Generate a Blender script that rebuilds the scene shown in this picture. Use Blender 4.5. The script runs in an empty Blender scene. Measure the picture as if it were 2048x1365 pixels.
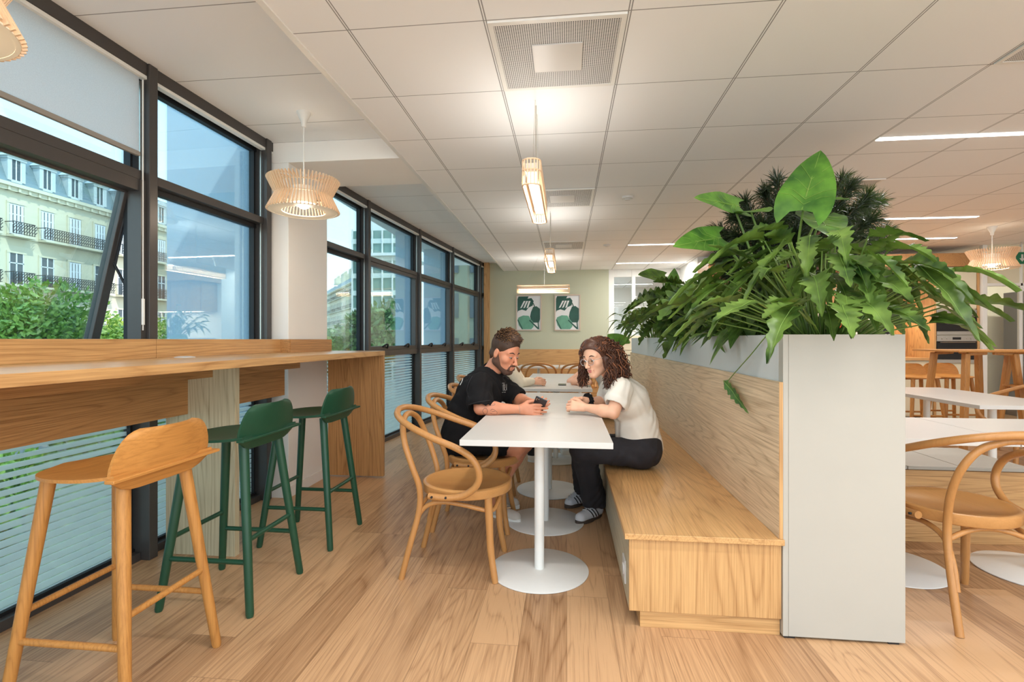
import bpy, bmesh, math, random
import numpy as np
from mathutils import Vector, Matrix, Euler, Quaternion
C = bpy.context.scene.collection
PI = math.pi
rnd = random.Random(7)

# ------------------------------------------------------------------ materials
class NT:
    def __init__(s, name):
        s.m = bpy.data.materials.new(name); s.m.use_nodes = True
        s.t = s.m.node_tree; s.t.nodes.clear()
        s.out = s.t.nodes.new('ShaderNodeOutputMaterial')
    def n(s, typ, **kw):
        nd = s.t.nodes.new(typ)
        for k, v in kw.items():
            if k.startswith('_'): setattr(nd, k[1:], v)
        for k, v in kw.items():
            if not k.startswith('_'):
                k2 = k.replace('__', ' ')
                inp = nd.inputs[int(k2[1:])] if k2[0] == 'i' and k2[1:].isdigit() else nd.inputs[k2]
                s.set(inp, v)
        return nd
    def set(s, inp, v):
        if isinstance(v, bpy.types.NodeSocket): s.t.links.new(v, inp)
        elif isinstance(v, bpy.types.Node): s.t.links.new(v.outputs[0], inp)
        else:
            if inp.type == 'RGBA' and len(v) == 3: v = (*v, 1)
            inp.default_value = v
    def math(s, op, a, b=0.0, c=None):
        nd = s.t.nodes.new('ShaderNodeMath'); nd.operation = op
        s.set(nd.inputs[0], a); s.set(nd.inputs[1], b)
        if c is not None: s.set(nd.inputs[2], c)
        return nd.outputs[0]
    def vmath(s, op, a, b=(0, 0, 0)):
        nd = s.t.nodes.new('ShaderNodeVectorMath'); nd.operation = op
        s.set(nd.inputs[0], a); s.set(nd.inputs[1], b); return nd.outputs[0]
    def mix(s, f, a, b):
        nd = s.t.nodes.new('ShaderNodeMix'); nd.data_type = 'RGBA'
        s.set(nd.inputs[0], f); s.set(nd.inputs[6], a); s.set(nd.inputs[7], b); return nd.outputs[2]
    def ramp(s, f, stops):
        nd = s.t.nodes.new('ShaderNodeValToRGB'); s.set(nd.inputs[0], f)
        e = nd.color_ramp.elements
        while len(e) < len(stops): e.new(.5)
        for el, (p, c) in zip(e, stops):
            el.position = p; el.color = (*c, 1) if len(c) == 3 else c
        return nd.outputs[0]
    def obj(s):
        return s.n('ShaderNodeTexCoord').outputs['Object']
    def bsdf(s, **kw):
        b = s.n('ShaderNodeBsdfPrincipled', **kw)
        s.t.links.new(b.outputs[0], s.out.inputs[0]); return b
    def bump(s, h, strength=.2, dist=.002):
        return s.n('ShaderNodeBump', Height=h, Strength=strength, Distance=dist).outputs[0]

def srgb(r, g, b):
    f = lambda c: (c/255/12.92 if c/255 <= .04045 else ((c/255+.055)/1.055)**2.4)
    return (f(r), f(g), f(b))

def plain(name, col, rough=.5, metal=0, noise=0, nscale=40, bump=0, bscale=200, spec=.5, coat=0, sheen=0):
    t = NT(name); c = col
    if noise:
        n = t.n('ShaderNodeTexNoise', Vector=t.obj(), Scale=nscale, Detail=4.0).outputs[0]
        c = t.mix(n, [x*(1-noise) for x in col], [min(1, x*(1+noise)) for x in col])
    kw = dict(Roughness=rough, Metallic=metal)
    if bump:
        n2 = t.n('ShaderNodeTexNoise', Vector=t.obj(), Scale=bscale, Detail=3.0).outputs[0]
        kw['Normal'] = t.bump(n2, bump)
    b = t.bsdf(**kw); t.set(b.inputs['Base Color'], c)
    b.inputs['Specular IOR Level'].default_value = spec
    if coat: b.inputs['Coat Weight'].default_value = coat
    if sheen: b.inputs['Sheen Weight'].default_value = sheen
    return t.m

def wood(name, c1, c2, axis='Y', rough=.45, scale=1., contrast=1., planks=None, ring=9, spec=.4):
    """c1 light, c2 dark; grain runs along axis; contour lines of stretched noise give cathedral grain."""
    t = NT(name); co = t.obj()
    sx = {'X': (.55, 7, 7), 'Y': (7, .55, 7), 'Z': (7, 7, .55)}[axis]
    fx = {'X': (3, 160, 160), 'Y': (160, 3, 160), 'Z': (160, 160, 3)}[axis]
    var = None
    if planks:
        w, l = planks
        sep = t.n('ShaderNodeSeparateXYZ', Vector=co)
        xi = t.math('FLOOR', t.math('DIVIDE', sep.outputs[0], w))
        r1 = t.n('ShaderNodeTexWhiteNoise', _noise_dimensions='1D', W=xi).outputs[0]
        yy = t.math('ADD', t.math('DIVIDE', sep.outputs[1], l), t.math('MULTIPLY', r1, 7.3))
        yi = t.math('FLOOR', yy)
        cid = t.n('ShaderNodeCombineXYZ', X=xi, Y=yi)
        wn = t.n('ShaderNodeTexWhiteNoise', _noise_dimensions='2D', Vector=cid)
        var = wn.outputs[0]
        co = t.vmath('ADD', co, t.vmath('MULTIPLY', wn.outputs[1], (13, 17, 5)))
        fxx = t.math('FRACT', t.math('DIVIDE', sep.outputs[0], w)); fyy = t.math('FRACT', yy)
        jx = t.math('LESS_THAN', fxx, .0035/w*.5); jy = t.math('LESS_THAN', fyy, .0022/l)
        joint = t.math('MAXIMUM', jx, jy)
    a = t.n('ShaderNodeTexNoise', Vector=t.vmath('MULTIPLY', co, [v*scale*.5 for v in sx]), Scale=1.0, Detail=2.5, Roughness=.45, Distortion=.35).outputs[0]
    ringf = t.math('FRACT', t.math('MULTIPLY', a, ring*3.2))
    line = t.math('POWER', t.math('ABSOLUTE', t.math('SUBTRACT', t.math('MULTIPLY', ringf, 2.0), 1.0)), 3.5)
    fine = t.n('ShaderNodeTexNoise', Vector=t.vmath('MULTIPLY', co, fx), Scale=1.0, Detail=3.0, Roughness=.6).outputs[0]
    pore = t.n('ShaderNodeTexNoise', Vector=t.vmath('MULTIPLY', co, [v*2.2 for v in fx]), Scale=1.0, Detail=1.0).outputs[0]
    big = t.n('ShaderNodeTexNoise', Vector=t.vmath('MULTIPLY', co, [v*.25 for v in sx]), Scale=1.0, Detail=1.0).outputs[0]
    f = t.math('ADD', t.math('MULTIPLY', line, .30*contrast), t.math('MULTIPLY', t.math('SUBTRACT', fine, .38), 1.1*contrast))
    f = t.math('ADD', f, t.math('MULTIPLY', t.math('SUBTRACT', big, .5), .35*contrast))
    f = t.math('ADD', f, t.math('MULTIPLY', t.math('GREATER_THAN', pore, .63), .12*contrast))
    if var is not None: f = t.math('ADD', f, t.math('MULTIPLY', t.math('SUBTRACT', var, .5), .5))
    col = t.ramp(f, [(0, c1), (.8, c2)])
    if planks: col = t.mix(t.math('MULTIPLY', joint, .55), col, [v*.35 for v in c2])
    b = t.bsdf(Roughness=rough, Normal=t.bump(fine, .08, .001)); t.set(b.inputs['Base Color'], col)
    b.inputs['Specular IOR Level'].default_value = spec
    return t.m

def glass(name, tint=(.93, .98, .98), refl=.9, stripes=False):
    t = NT(name)
    tr = t.n('ShaderNodeBsdfTransparent', Color=tint)
    gl = t.n('ShaderNodeBsdfGlossy', Color=(1, 1, 1), Roughness=.01)
    fr = t.n('ShaderNodeFresnel', IOR=1.5).outputs[0]
    mx = t.n('ShaderNodeMixShader', i0=t.math('MULTIPLY', fr, refl)); t.set(mx.inputs[1], tr); t.set(mx.inputs[2], gl)
    o = mx.outputs[0]
    if stripes:
        z = t.n('ShaderNodeSeparateXYZ', Vector=t.obj()).outputs[2]
        fz = t.math('FRACT', t.math('DIVIDE', z, .036))
        th = t.math('ADD', t.math('MULTIPLY', t.math('SUBTRACT', 1.05, z), .55), .10)
        th = t.math('SUBTRACT', 1.0, t.math('MINIMUM', th, .8))
        th = t.math('MAXIMUM', t.math('MINIMUM', t.math('SUBTRACT', 1.02, t.math('MULTIPLY', z, .62)), .86), .45)
        isw = t.math('LESS_THAN', fz, th)
        df = t.n('ShaderNodeBsdfDiffuse', Color=(.52, .60, .57)); tl = t.n('ShaderNodeBsdfTranslucent', Color=(.56, .64, .60))
        tt = t.n('ShaderNodeBsdfTransparent', Color=(.8, .9, .9))
        m1 = t.n('ShaderNodeMixShader', i0=.55); t.set(m1.inputs[1], df); t.set(m1.inputs[2], tl)
        m1b = t.n('ShaderNodeMixShader', i0=.22); t.set(m1b.inputs[1], m1); t.set(m1b.inputs[2], tt)
        m2 = t.n('ShaderNodeMixShader', i0=isw); t.set(m2.inputs[1], mx); t.set(m2.inputs[2], m1b); o = m2.outputs[0]
    t.t.links.new(o, t.out.inputs[0]); return t.m

def emit(name, col, strength):
    t = NT(name); e = t.n('ShaderNodeEmission', Color=col, Strength=strength)
    t.t.links.new(e.outputs[0], t.out.inputs[0]); return t.m

M = {}
oakL, oakD = srgb(214, 168, 112), srgb(150, 102, 56)
M['oakY'] = wood('oak veneer along', oakL, oakD, 'Y', rough=.3)
M['oakX'] = wood('oak veneer across', oakL, oakD, 'X')
M['oakZ'] = wood('oak veneer upright', oakL, oakD, 'Z')
M['oak_paleY'] = wood('pale oak veneer', srgb(226, 200, 166), srgb(160, 128, 94), 'Y', scale=1.2)
M['oak_darkY'] = wood('warm oak veneer', srgb(196, 146, 92), srgb(124, 82, 44), 'Y')
M['oak_darkZ'] = wood('warm oak veneer upright', srgb(196, 146, 92), srgb(124, 82, 44), 'Z')
M['stool_oak'] = wood('stool oak', srgb(200, 140, 72), srgb(146, 92, 40), 'Y', scale=1.6, contrast=.7)
M['stool_oakZ'] = wood('stool oak leg', srgb(196, 138, 72), srgb(140, 88, 40), 'Z', scale=1.6, contrast=.8)
M['beech'] = wood('bent beech', srgb(188, 134, 78), srgb(146, 96, 50), 'Z', scale=.8, contrast=.35, rough=.35)
M['beech_seat'] = wood('beech seat', srgb(198, 144, 86), srgb(164, 110, 58), 'X', scale=1, contrast=.35, rough=.3)
M['floor'] = wood('floor oak planks', srgb(206, 164, 122), srgb(138, 98, 64), 'Y', rough=.38, planks=(.19, 1.35), contrast=1.0, ring=8)
M['green'] = plain('green lacquer', srgb(28, 72, 50), .38, noise=.05, nscale=15)
M['white'] = plain('white laminate', srgb(208, 204, 198), .35, noise=.015, nscale=6)
M['white_metal'] = plain('white powder coat', srgb(232, 230, 224), .4, noise=.02, nscale=50)
M['paint'] = plain('white wall paint', srgb(240, 236, 230), .7, noise=.02, nscale=3, bump=.05)
M['greenwall'] = plain('sage green wall paint', srgb(190, 192, 168), .8, noise=.02, nscale=4, bump=.05)
M['planter'] = plain('light grey laminate', srgb(180, 174, 162), .5, noise=.02, nscale=8)
M['planterw'] = plain('pale grey laminate', srgb(204, 206, 204), .5, noise=.02, nscale=8)
M['anth'] = plain('anthracite aluminium', srgb(78, 74, 72), .38, metal=.35, noise=.05, nscale=20)
M['black'] = plain('matt black', srgb(24, 24, 26), .5, noise=.1)
M['rubber'] = plain('black gasket', srgb(16, 17, 20), .6, noise=.1)
M['steel'] = plain('brushed steel', srgb(190, 184, 174), .3, metal=.9, noise=.05, nscale=80)
M['birch'] = wood('birch slats', srgb(236, 204, 168), srgb(204, 164, 122), 'Z', scale=2, contrast=.4)
M['soil'] = plain('dark potting soil', srgb(58, 44, 38), .95, noise=.5, nscale=60, bump=1, bscale=80)
M['kitchen'] = plain('cream cabinet laminate', srgb(222, 212, 184), .5, noise=.02, nscale=4)
M['glass'] = glass('window glass', (.80, .915, .925), .55)
M['glass_in'] = glass('partition glass', (.95, .97, .96), .8)
M['frit'] = glass('striped window glass', (.84, .92, .90), .8, stripes=True)
M['smoke'] = plain('dark oven glass', srgb(20, 18, 18), .06, noise=.1)
M['led'] = emit('led diffuser', (1, .97, .92), 9)
M['bulb'] = emit('lamp bulb', (1, .86, .68), 12)
M['ledwarm'] = emit('warm led diffuser', (1, .88, .74), 3.2)
M['fin'] = plain('outside grey fin panel', srgb(176, 194, 208), .5, noise=.02, nscale=2)

# fabric roller blind: partly see-through
def blindmat():
    t = NT('grey screen blind')
    n = t.n('ShaderNodeTexNoise', Vector=t.obj(), Scale=260.0, Detail=1.0).outputs[0]
    c = t.mix(n, srgb(226, 226, 226), srgb(246, 246, 246))
    df = t.n('ShaderNodeBsdfDiffuse', Color=c); tl = t.n('ShaderNodeBsdfTranslucent', Color=c)
    m = t.n('ShaderNodeMixShader', i0=.6); t.set(m.inputs[1], df); t.set(m.inputs[2], tl)
    t.t.links.new(m.outputs[0], t.out.inputs[0]); return t.m
M['blind'] = blindmat()

def ceilmat(name, xl):
    t = NT(name); s = t.n('ShaderNodeSeparateXYZ', Vector=t.obj())
    fy = t.math('ABSOLUTE', t.math('SUBTRACT', t.math('FRACT', t.math('ADD', t.math('DIVIDE', t.math('SUBTRACT', s.outputs[1], 2.088), .6), .5)), .5))
    ly = t.math('LESS_THAN', fy, .0042)
    g = ly
    base = srgb(241, 241, 240)
    if xl:
        fx = t.math('ABSOLUTE', t.math('SUBTRACT', t.math('FRACT', t.math('ADD', t.math('DIVIDE', t.math('SUBTRACT', s.outputs[0], -.943), .6), .5)), .5))
        lx = t.math('LESS_THAN', t.math('ABSOLUTE', t.math('SUBTRACT', fx, .009)), .0042)
        g = t.math('MAXIMUM', ly, lx)
    n = t.n('ShaderNodeTexNoise', Vector=t.obj(), Scale=300.0, Detail=2.0).outputs[0]
    n2 = t.n('ShaderNodeTexNoise', Vector=t.obj(), Scale=1.2, Detail=1.0).outputs[0]
    c = t.mix(n, [v*.985 for v in base], base); c = t.mix(t.math('MULTIPLY', n2, .06), c, srgb(232, 228, 222))
    c = t.mix(t.math('MULTIPLY', g, .72), c, srgb(84, 80, 76))
    b = t.bsdf(Roughness=.9, Normal=t.bump(g, .3, -.004)); t.set(b.inputs['Base Color'], c); return t.m
M['ceil'] = ceilmat('mineral ceiling tiles', True)
M['ceil2'] = ceilmat('long ceiling tiles', False)

def perfmat():
    t = NT('perforated diffuser plate'); s = t.n('ShaderNodeSeparateXYZ', Vector=t.obj())
    fx = t.math('SUBTRACT', t.math('FRACT', t.math('DIVIDE', s.outputs[0], .0095)), .5)
    fy = t.math('SUBTRACT', t.math('FRACT', t.math('DIVIDE', s.outputs[1], .0095)), .5)
    r = t.math('SQRT', t.math('ADD', t.math('MULTIPLY', fx, fx), t.math('MULTIPLY', fy, fy)))
    c = t.mix(t.math('LESS_THAN', r, .36), srgb(228, 226, 222), srgb(70, 70, 70))
    b = t.bsdf(Roughness=.6); t.set(b.inputs['Base Color'], c); return t.m
M['perf'] = perfmat()

def skinmat(name, c1, c2):
    t = NT(name)
    n = t.n('ShaderNodeTexNoise', Vector=t.obj(), Scale=22.0, Detail=4.0).outputs[0]
    n2 = t.n('ShaderNodeTexNoise', Vector=t.obj(), Scale=220.0, Detail=2.0).outputs[0]
    c = t.mix(n, c1, c2)
    b = t.bsdf(Roughness=.5, Normal=t.bump(n2, .15, .001)); t.set(b.inputs['Base Color'], c)
    b.inputs['Subsurface Weight'].default_value = .12; b.inputs['Subsurface Radius'].default_value = (.012, .004, .002)
    return t.m
M['skin1'] = skinmat('tanned skin', srgb(196, 126, 94), srgb(220, 150, 116))
M['skin2'] = skinmat('fair skin', srgb(222, 166, 134), srgb(238, 186, 156))
def leafmat(name, c1, c2, tr=.25):
    t = NT(name)
    n = t.n('ShaderNodeTexNoise', Vector=t.obj(), Scale=9.0, Detail=3.0).outputs[0]
    n2 = t.n('ShaderNodeTexNoise', Vector=t.obj(), Scale=70.0, Detail=2.0).outputs[0]
    c = t.mix(t.ramp(n, [(.35, (0, 0, 0)), (.65, (1, 1, 1))]), c1, c2)
    b = t.n('ShaderNodeBsdfPrincipled', Roughness=.36, Normal=t.bump(n2, .25, .002)); t.set(b.inputs['Base Color'], c)
    tl = t.n('ShaderNodeBsdfTranslucent', Color=t.mix(.5, c, (.25, .45, .03)))
    m = t.n('ShaderNodeMixShader', i0=tr); t.set(m.inputs[1], b.outputs[0]); t.set(m.inputs[2], tl)
    t.t.links.new(m.outputs[0], t.out.inputs[0]); return t.m
M['leaf'] = leafmat('philodendron leaf', srgb(34, 62, 26), srgb(112, 142, 64), .14)
M['leafbig'] = leafmat('elephant ear leaf', srgb(36, 84, 26), srgb(96, 146, 50), .14)
M['leafdk'] = leafmat('dark plant leaf', srgb(32, 62, 28), srgb(104, 138, 62), .12)
M['needle'] = leafmat('dark pine needles', srgb(26, 40, 26), srgb(52, 66, 40), .1)
M['vein'] = leafmat('pale leaf vein', srgb(120, 160, 70), srgb(150, 180, 90))
M['stem'] = leafmat('plant stem', srgb(88, 120, 48), srgb(120, 148, 68), .1)
M['bark'] = plain('reddish bark', srgb(110, 78, 62), .9, noise=.3, nscale=40, bump=.6)
M['treeleaf'] = leafmat('street tree leaf', srgb(70, 110, 40), srgb(140, 170, 80), .3)

# ------------------------------------------------------------------ mesh helpers
def B(): return bmesh.new()
def box(bm, x0, x1, y0, y1, z0, z1, mt=None):
    v = [bm.verts.new((x, y, z)) for x in (x0, x1) for y in (y0, y1) for z in (z0, z1)]
    for q in ((0,1,3,2),(4,6,7,5),(0,4,5,1),(2,3,7,6),(0,2,6,4),(1,5,7,3)):
        f = bm.faces.new([v[i] for i in q])
    if mt is not None:
        for w in v: w.co = mt @ w.co
    return v
def obox(bm, p, q, w, h, up=(0,0,1)):
    """box bar from p to q, width w across, height h along up"""
    p, q = Vector(p), Vector(q); d = (q-p); L = d.length; d.normalize(); up = Vector(up)
    s = d.cross(up).normalized(); u = s.cross(d)
    mt = Matrix((( d.x, s.x, u.x, p.x), (d.y, s.y, u.y, p.y), (d.z, s.z, u.z, p.z), (0,0,0,1)))
    box(bm, 0, L, -w/2, w/2, -h/2, h/2, mt)
def tube(bm, pts, r, seg=10, closed=False, cap=True, flat=1.0):
    pts = [Vector(p) for p in pts]; n = len(pts)
    rr = r if isinstance(r, (list, tuple)) else [r]*n
    T = []
    for i in range(n):
        a = pts[(i-1) % n] if (closed or i) else pts[0]; b = pts[(i+1) % n] if (closed or i < n-1) else pts[-1]
        T.append((b-a).normalized())
    ref = Vector((0,0,1)) if abs(T[0].z) < .9 else Vector((1,0,0))
    nrm = (ref - T[0]*ref.dot(T[0])).normalized(); rings = []
    for i in range(n):
        nrm = (nrm - T[i]*nrm.dot(T[i])).normalized(); bi = T[i].cross(nrm)
        rings.append([bm.verts.new(pts[i] + (nrm*math.cos(2*PI*k/seg)*flat + bi*math.sin(2*PI*k/seg))*rr[i]) for k in range(seg)])
    m = n if closed else n-1
    for i in range(m):
        a, b = rings[i], rings[(i+1) % n]
        for k in range(seg):
            bm.faces.new((a[k], a[(k+1) % seg], b[(k+1) % seg], b[k]))
    if cap and not closed:
        bm.faces.new(rings[0][::-1]); bm.faces.new(rings[-1])
def cyl(bm, p, q, r1, r2=None, seg=20): tube(bm, [p, q], [r1, r1 if r2 is None else r2], seg)
def lathe(bm, prof, c=(0,0,0), seg=48, close=False):
    rings = []
    for r, z in prof:
        if r < 1e-6: rings.append([bm.verts.new((c[0], c[1], c[2]+z))])
        else: rings.append([bm.verts.new((c[0]+r*math.cos(2*PI*k/seg), c[1]+r*math.sin(2*PI*k/seg), c[2]+z)) for k in range(seg)])
    pr = list(zip(rings, rings[1:])) + ([(rings[-1], rings[0])] if close else [])
    for a, b in pr:
        for k in range(seg):
            k2 = (k+1) % seg
            if len(a) == 1 and len(b) == 1: continue
            if len(a) == 1: bm.faces.new((a[0], b[k2], b[k]))
            elif len(b) == 1: bm.faces.new((a[k], a[k2], b[0]))
            else: bm.faces.new((a[k], a[k2], b[k2], b[k]))
def ball(bm, c, r, seg=16, sc=(1,1,1)):
    m = Matrix.Translation(c) @ Matrix.Diagonal((*sc, 1))
    bmesh.ops.create_uvsphere(bm, u_segments=seg, v_segments=max(6, seg//2), radius=r, matrix=m)
def prism(bm, poly, z0, z1, mt=None):
    """poly: list of (x,y), extruded z0..z1"""
    a = [bm.verts.new((x, y, z0)) for x, y in poly]; b = [bm.verts.new((x, y, z1)) for x, y in poly]
    n = len(poly); bm.faces.new(a[::-1]); bm.faces.new(b)
    for i in range(n): bm.faces.new((a[i], a[(i+1) % n], b[(i+1) % n], b[i]))
    if mt is not None:
        for w in a+b: w.co = mt @ w.co
def spline(P, n=8, closed=False):
    P = [Vector(p) for p in P]; out = []; N_ = len(P)
    R = range(N_) if closed else range(N_-1)
    for i in R:
        p0 = P[(i-1) % N_] if (closed or i) else P[0]*2-P[1]; p1 = P[i]; p2 = P[(i+1) % N_]
        p3 = P[(i+2) % N_] if (closed or i+2 < N_) else P[-1]*2-P[-2]
        for k in range(n):
            t = k/n
            out.append(.5*((2*p1)+(p2-p0)*t+(2*p0-5*p1+4*p2-p3)*t*t+(3*p1-p0-3*p2+p3)*t**3))
    if not closed: out.append(P[-1])
    return out
def OBJ(name, bm, mat, parent=None, smooth=False, bevel=0, world=False, label=None, angle=40):
    me = bpy.data.meshes.new(name)
    if world and parent is not None:
        off = Vector(parent.location); 
        for v in bm.verts: v.co -= off
    bmesh.ops.recalc_face_normals(bm, faces=bm.faces)
    bm.to_mesh(me); bm.free()
    o = bpy.data.objects.new(name, me); C.objects.link(o); me.materials.append(M[mat] if isinstance(mat, str) else mat)
    if smooth:
        me.polygons.foreach_set('use_smooth', [True]*len(me.polygons))
        if smooth != 'all': me.set_sharp_from_angle(angle=math.radians(angle))
    if bevel:
        md = o.modifiers.new('bevel', 'BEVEL'); md.width = bevel; md.segments = 2; md.limit_method = 'ANGLE'; md.angle_limit = math.radians(50)
    if parent is not None: o.parent = parent
    if label: o['label'] = label
    return o
def thing(name, label, cat, loc=(0,0,0), rz=0, group=None):
    o = bpy.data.objects.new(name, None); C.objects.link(o); o.empty_display_size = .1
    o.location = loc; o.rotation_euler = (0, 0, rz); o['label'] = label; o['category'] = cat
    if group: o['group'] = group
    return o
def tag(o, label, cat, group=None, kind=None):
    o['label'] = label; o['category'] = cat
    if group: o['group'] = group
    if kind: o['kind'] = kind
    return o
def struct(name, bm, mat, parent=None, **kw):
    o = OBJ(name, bm, mat, parent, **kw)
    if parent is None: o['kind'] = 'structure'
    return o
def sempty(name, loc=(0,0,0)):
    o = bpy.data.objects.new(name, None); C.objects.link(o); o.location = loc; o['kind'] = 'structure'; return o
def dup(root, loc, rz=0, label=None, group=None, scale=None):
    def cp(o, par):
        c = o.copy(); C.objects.link(c)
        if par is not None: c.parent = par; c.matrix_parent_inverse = o.matrix_parent_inverse
        for ch in o.children: cp(ch, c)
        return c
    r = cp(root, None); r.location = loc; r.rotation_euler = (0, 0, rz)
    if label: r['label'] = label
    if group: r['group'] = group
    if scale: r.scale = (scale,)*3
    return r
# ---- camera maths (to place things seen at a photo pixel at a known depth)
FPX, YAW, CXP, CYP, HC = 1003., .1087, 1024., 679.8, 1.2
_c, _s = math.cos(YAW), math.sin(YAW)
def ray(u, v):
    a = (u-CXP)/FPX; b = -(v-CYP)/FPX
    return (a*_c-_s, a*_s+_c, b)
def PY(u, v, Y):
    r = ray(u, v); t = Y/r[1]; return Vector((r[0]*t, Y, HC+r[2]*t))
def PX(u, v, X):
    r = ray(u, v); t = X/r[0]; return Vector((X, r[1]*t, HC+r[2]*t))
# ------------------------------------------------------------------ camera
cam = bpy.data.cameras.new('camera'); camo = bpy.data.objects.new('camera', cam); C.objects.link(camo)
camo.location = (0, 0, HC); camo.rotation_euler = (PI/2, 0, YAW)
cam.sensor_width = 36; cam.lens = FPX/2048*36; cam.shift_y = (CYP-682.5)/2048; cam.clip_end = 600; cam.clip_start = .05
bpy.context.scene.camera = camo
sc = bpy.context.scene
sc.view_settings.view_transform = 'Standard'; sc.view_settings.look = 'None'; sc.view_settings.gamma = 1
sc.view_settings.use_curve_mapping = False; sc.view_settings.exposure = 0.0

# ------------------------------------------------------------------ room shell
HM, HS = 2.5456, 2.70          # main ceiling, window strip ceiling
XL0 = -1.195; YB = 9.75
bm = B(); prism(bm, [(-2.42,-1.6),(-2.42,2.6),(-2.38,3.6),(-2.28,5.2),(-2.14,6.7),(-1.98,8.05),(-1.78,9.5),(-1.7,YB+.2),(9,YB+.2),(9,-1.6)], -.12, 0)
struct('floor', bm, 'floor')
bm = B(); box(bm, XL0, 9, -1.6, YB+.2, HM, HM+.12); struct('ceiling', bm, 'ceil')
bm = B(); box(bm, -2.45, XL0-.001, -1.6, YB+.2, HS, HS+.1); box(bm, XL0-.012, XL0-.0005, -1.6, YB, HM-.004, HS+.02)
struct('ceiling', bm, 'ceil2')
bm = B(); box(bm, XL0-.03, XL0, -1.6, YB, HM-.006, HM+.012); struct('trim_1', bm, 'white_metal')
# pillar and lowered beam
bm = B(); box(bm, -2.36, -2.10, 3.60, 4.22, 0, HM); struct('wall_pillar', bm, 'paint', bevel=.004)
bm = B(); box(bm, -2.40, XL0-.031, 3.60, 4.22, HM, HS-.001); struct('wall_beam', bm, 'paint', bevel=.003)
bm = B(); box(bm, -2.10, -2.088, 3.60, 4.22, 0, .08); box(bm, -2.3, -2.1, 3.588, 3.60, 0, .08); struct('baseboard_pillar', bm, 'paint')
# far wall: sage green, then glazed white partition
bm = B(); box(bm, -1.75, .80, YB, YB+.15, 0, HS); struct('wall_back', bm, 'greenwall')
bm = B(); box(bm, -1.60, -1.50, YB-.12, YB-.001, 0, HS-.001); struct('trim_2', bm, 'oakZ')
bm = B()
for x0, x1 in ((.80,.90),(1.235,1.30),(2.02,2.12)): box(bm, x0, x1, YB, YB+.1, 0, HM-.002)
box(bm, .9, 2.12, YB+.012, YB+.09, 2.40, HM-.001); box(bm, .9, 2.12, YB+.001, YB+.1, 0, .15)
w = sempty('window_8', (.8, YB, 0)); OBJ('window_frame', bm, 'white_metal', w, world=True, bevel=.003)
bm = B(); box(bm, .9, 2.02, YB+.05, YB+.058, .15, 2.4); OBJ('pane', bm, 'glass_in', w, world=True)
bm = B(); box(bm, .6, 9, YB+3.5, YB+3.6, 0, HM); box(bm, 2.12, 5.2, 8.45, 8.5, 0, HM); box(bm, 2.12, 2.17, 8.5, YB+.1, 0, HM); struct('wall_rear', bm, 'paint')
bm = B(); box(bm, .6, 9, YB+.2, YB+3.6, HM, HM+.1); struct('ceiling', bm, 'ceil')
bm = B(); box(bm, .6, 9, YB+.2, YB+3.6, -.12, 0); struct('floor', bm, 'floor')
bm = B(); box(bm, 8.9, 9, -1.6, YB+3.6, 0, HM); struct('wall_right', bm, 'paint')

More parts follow.
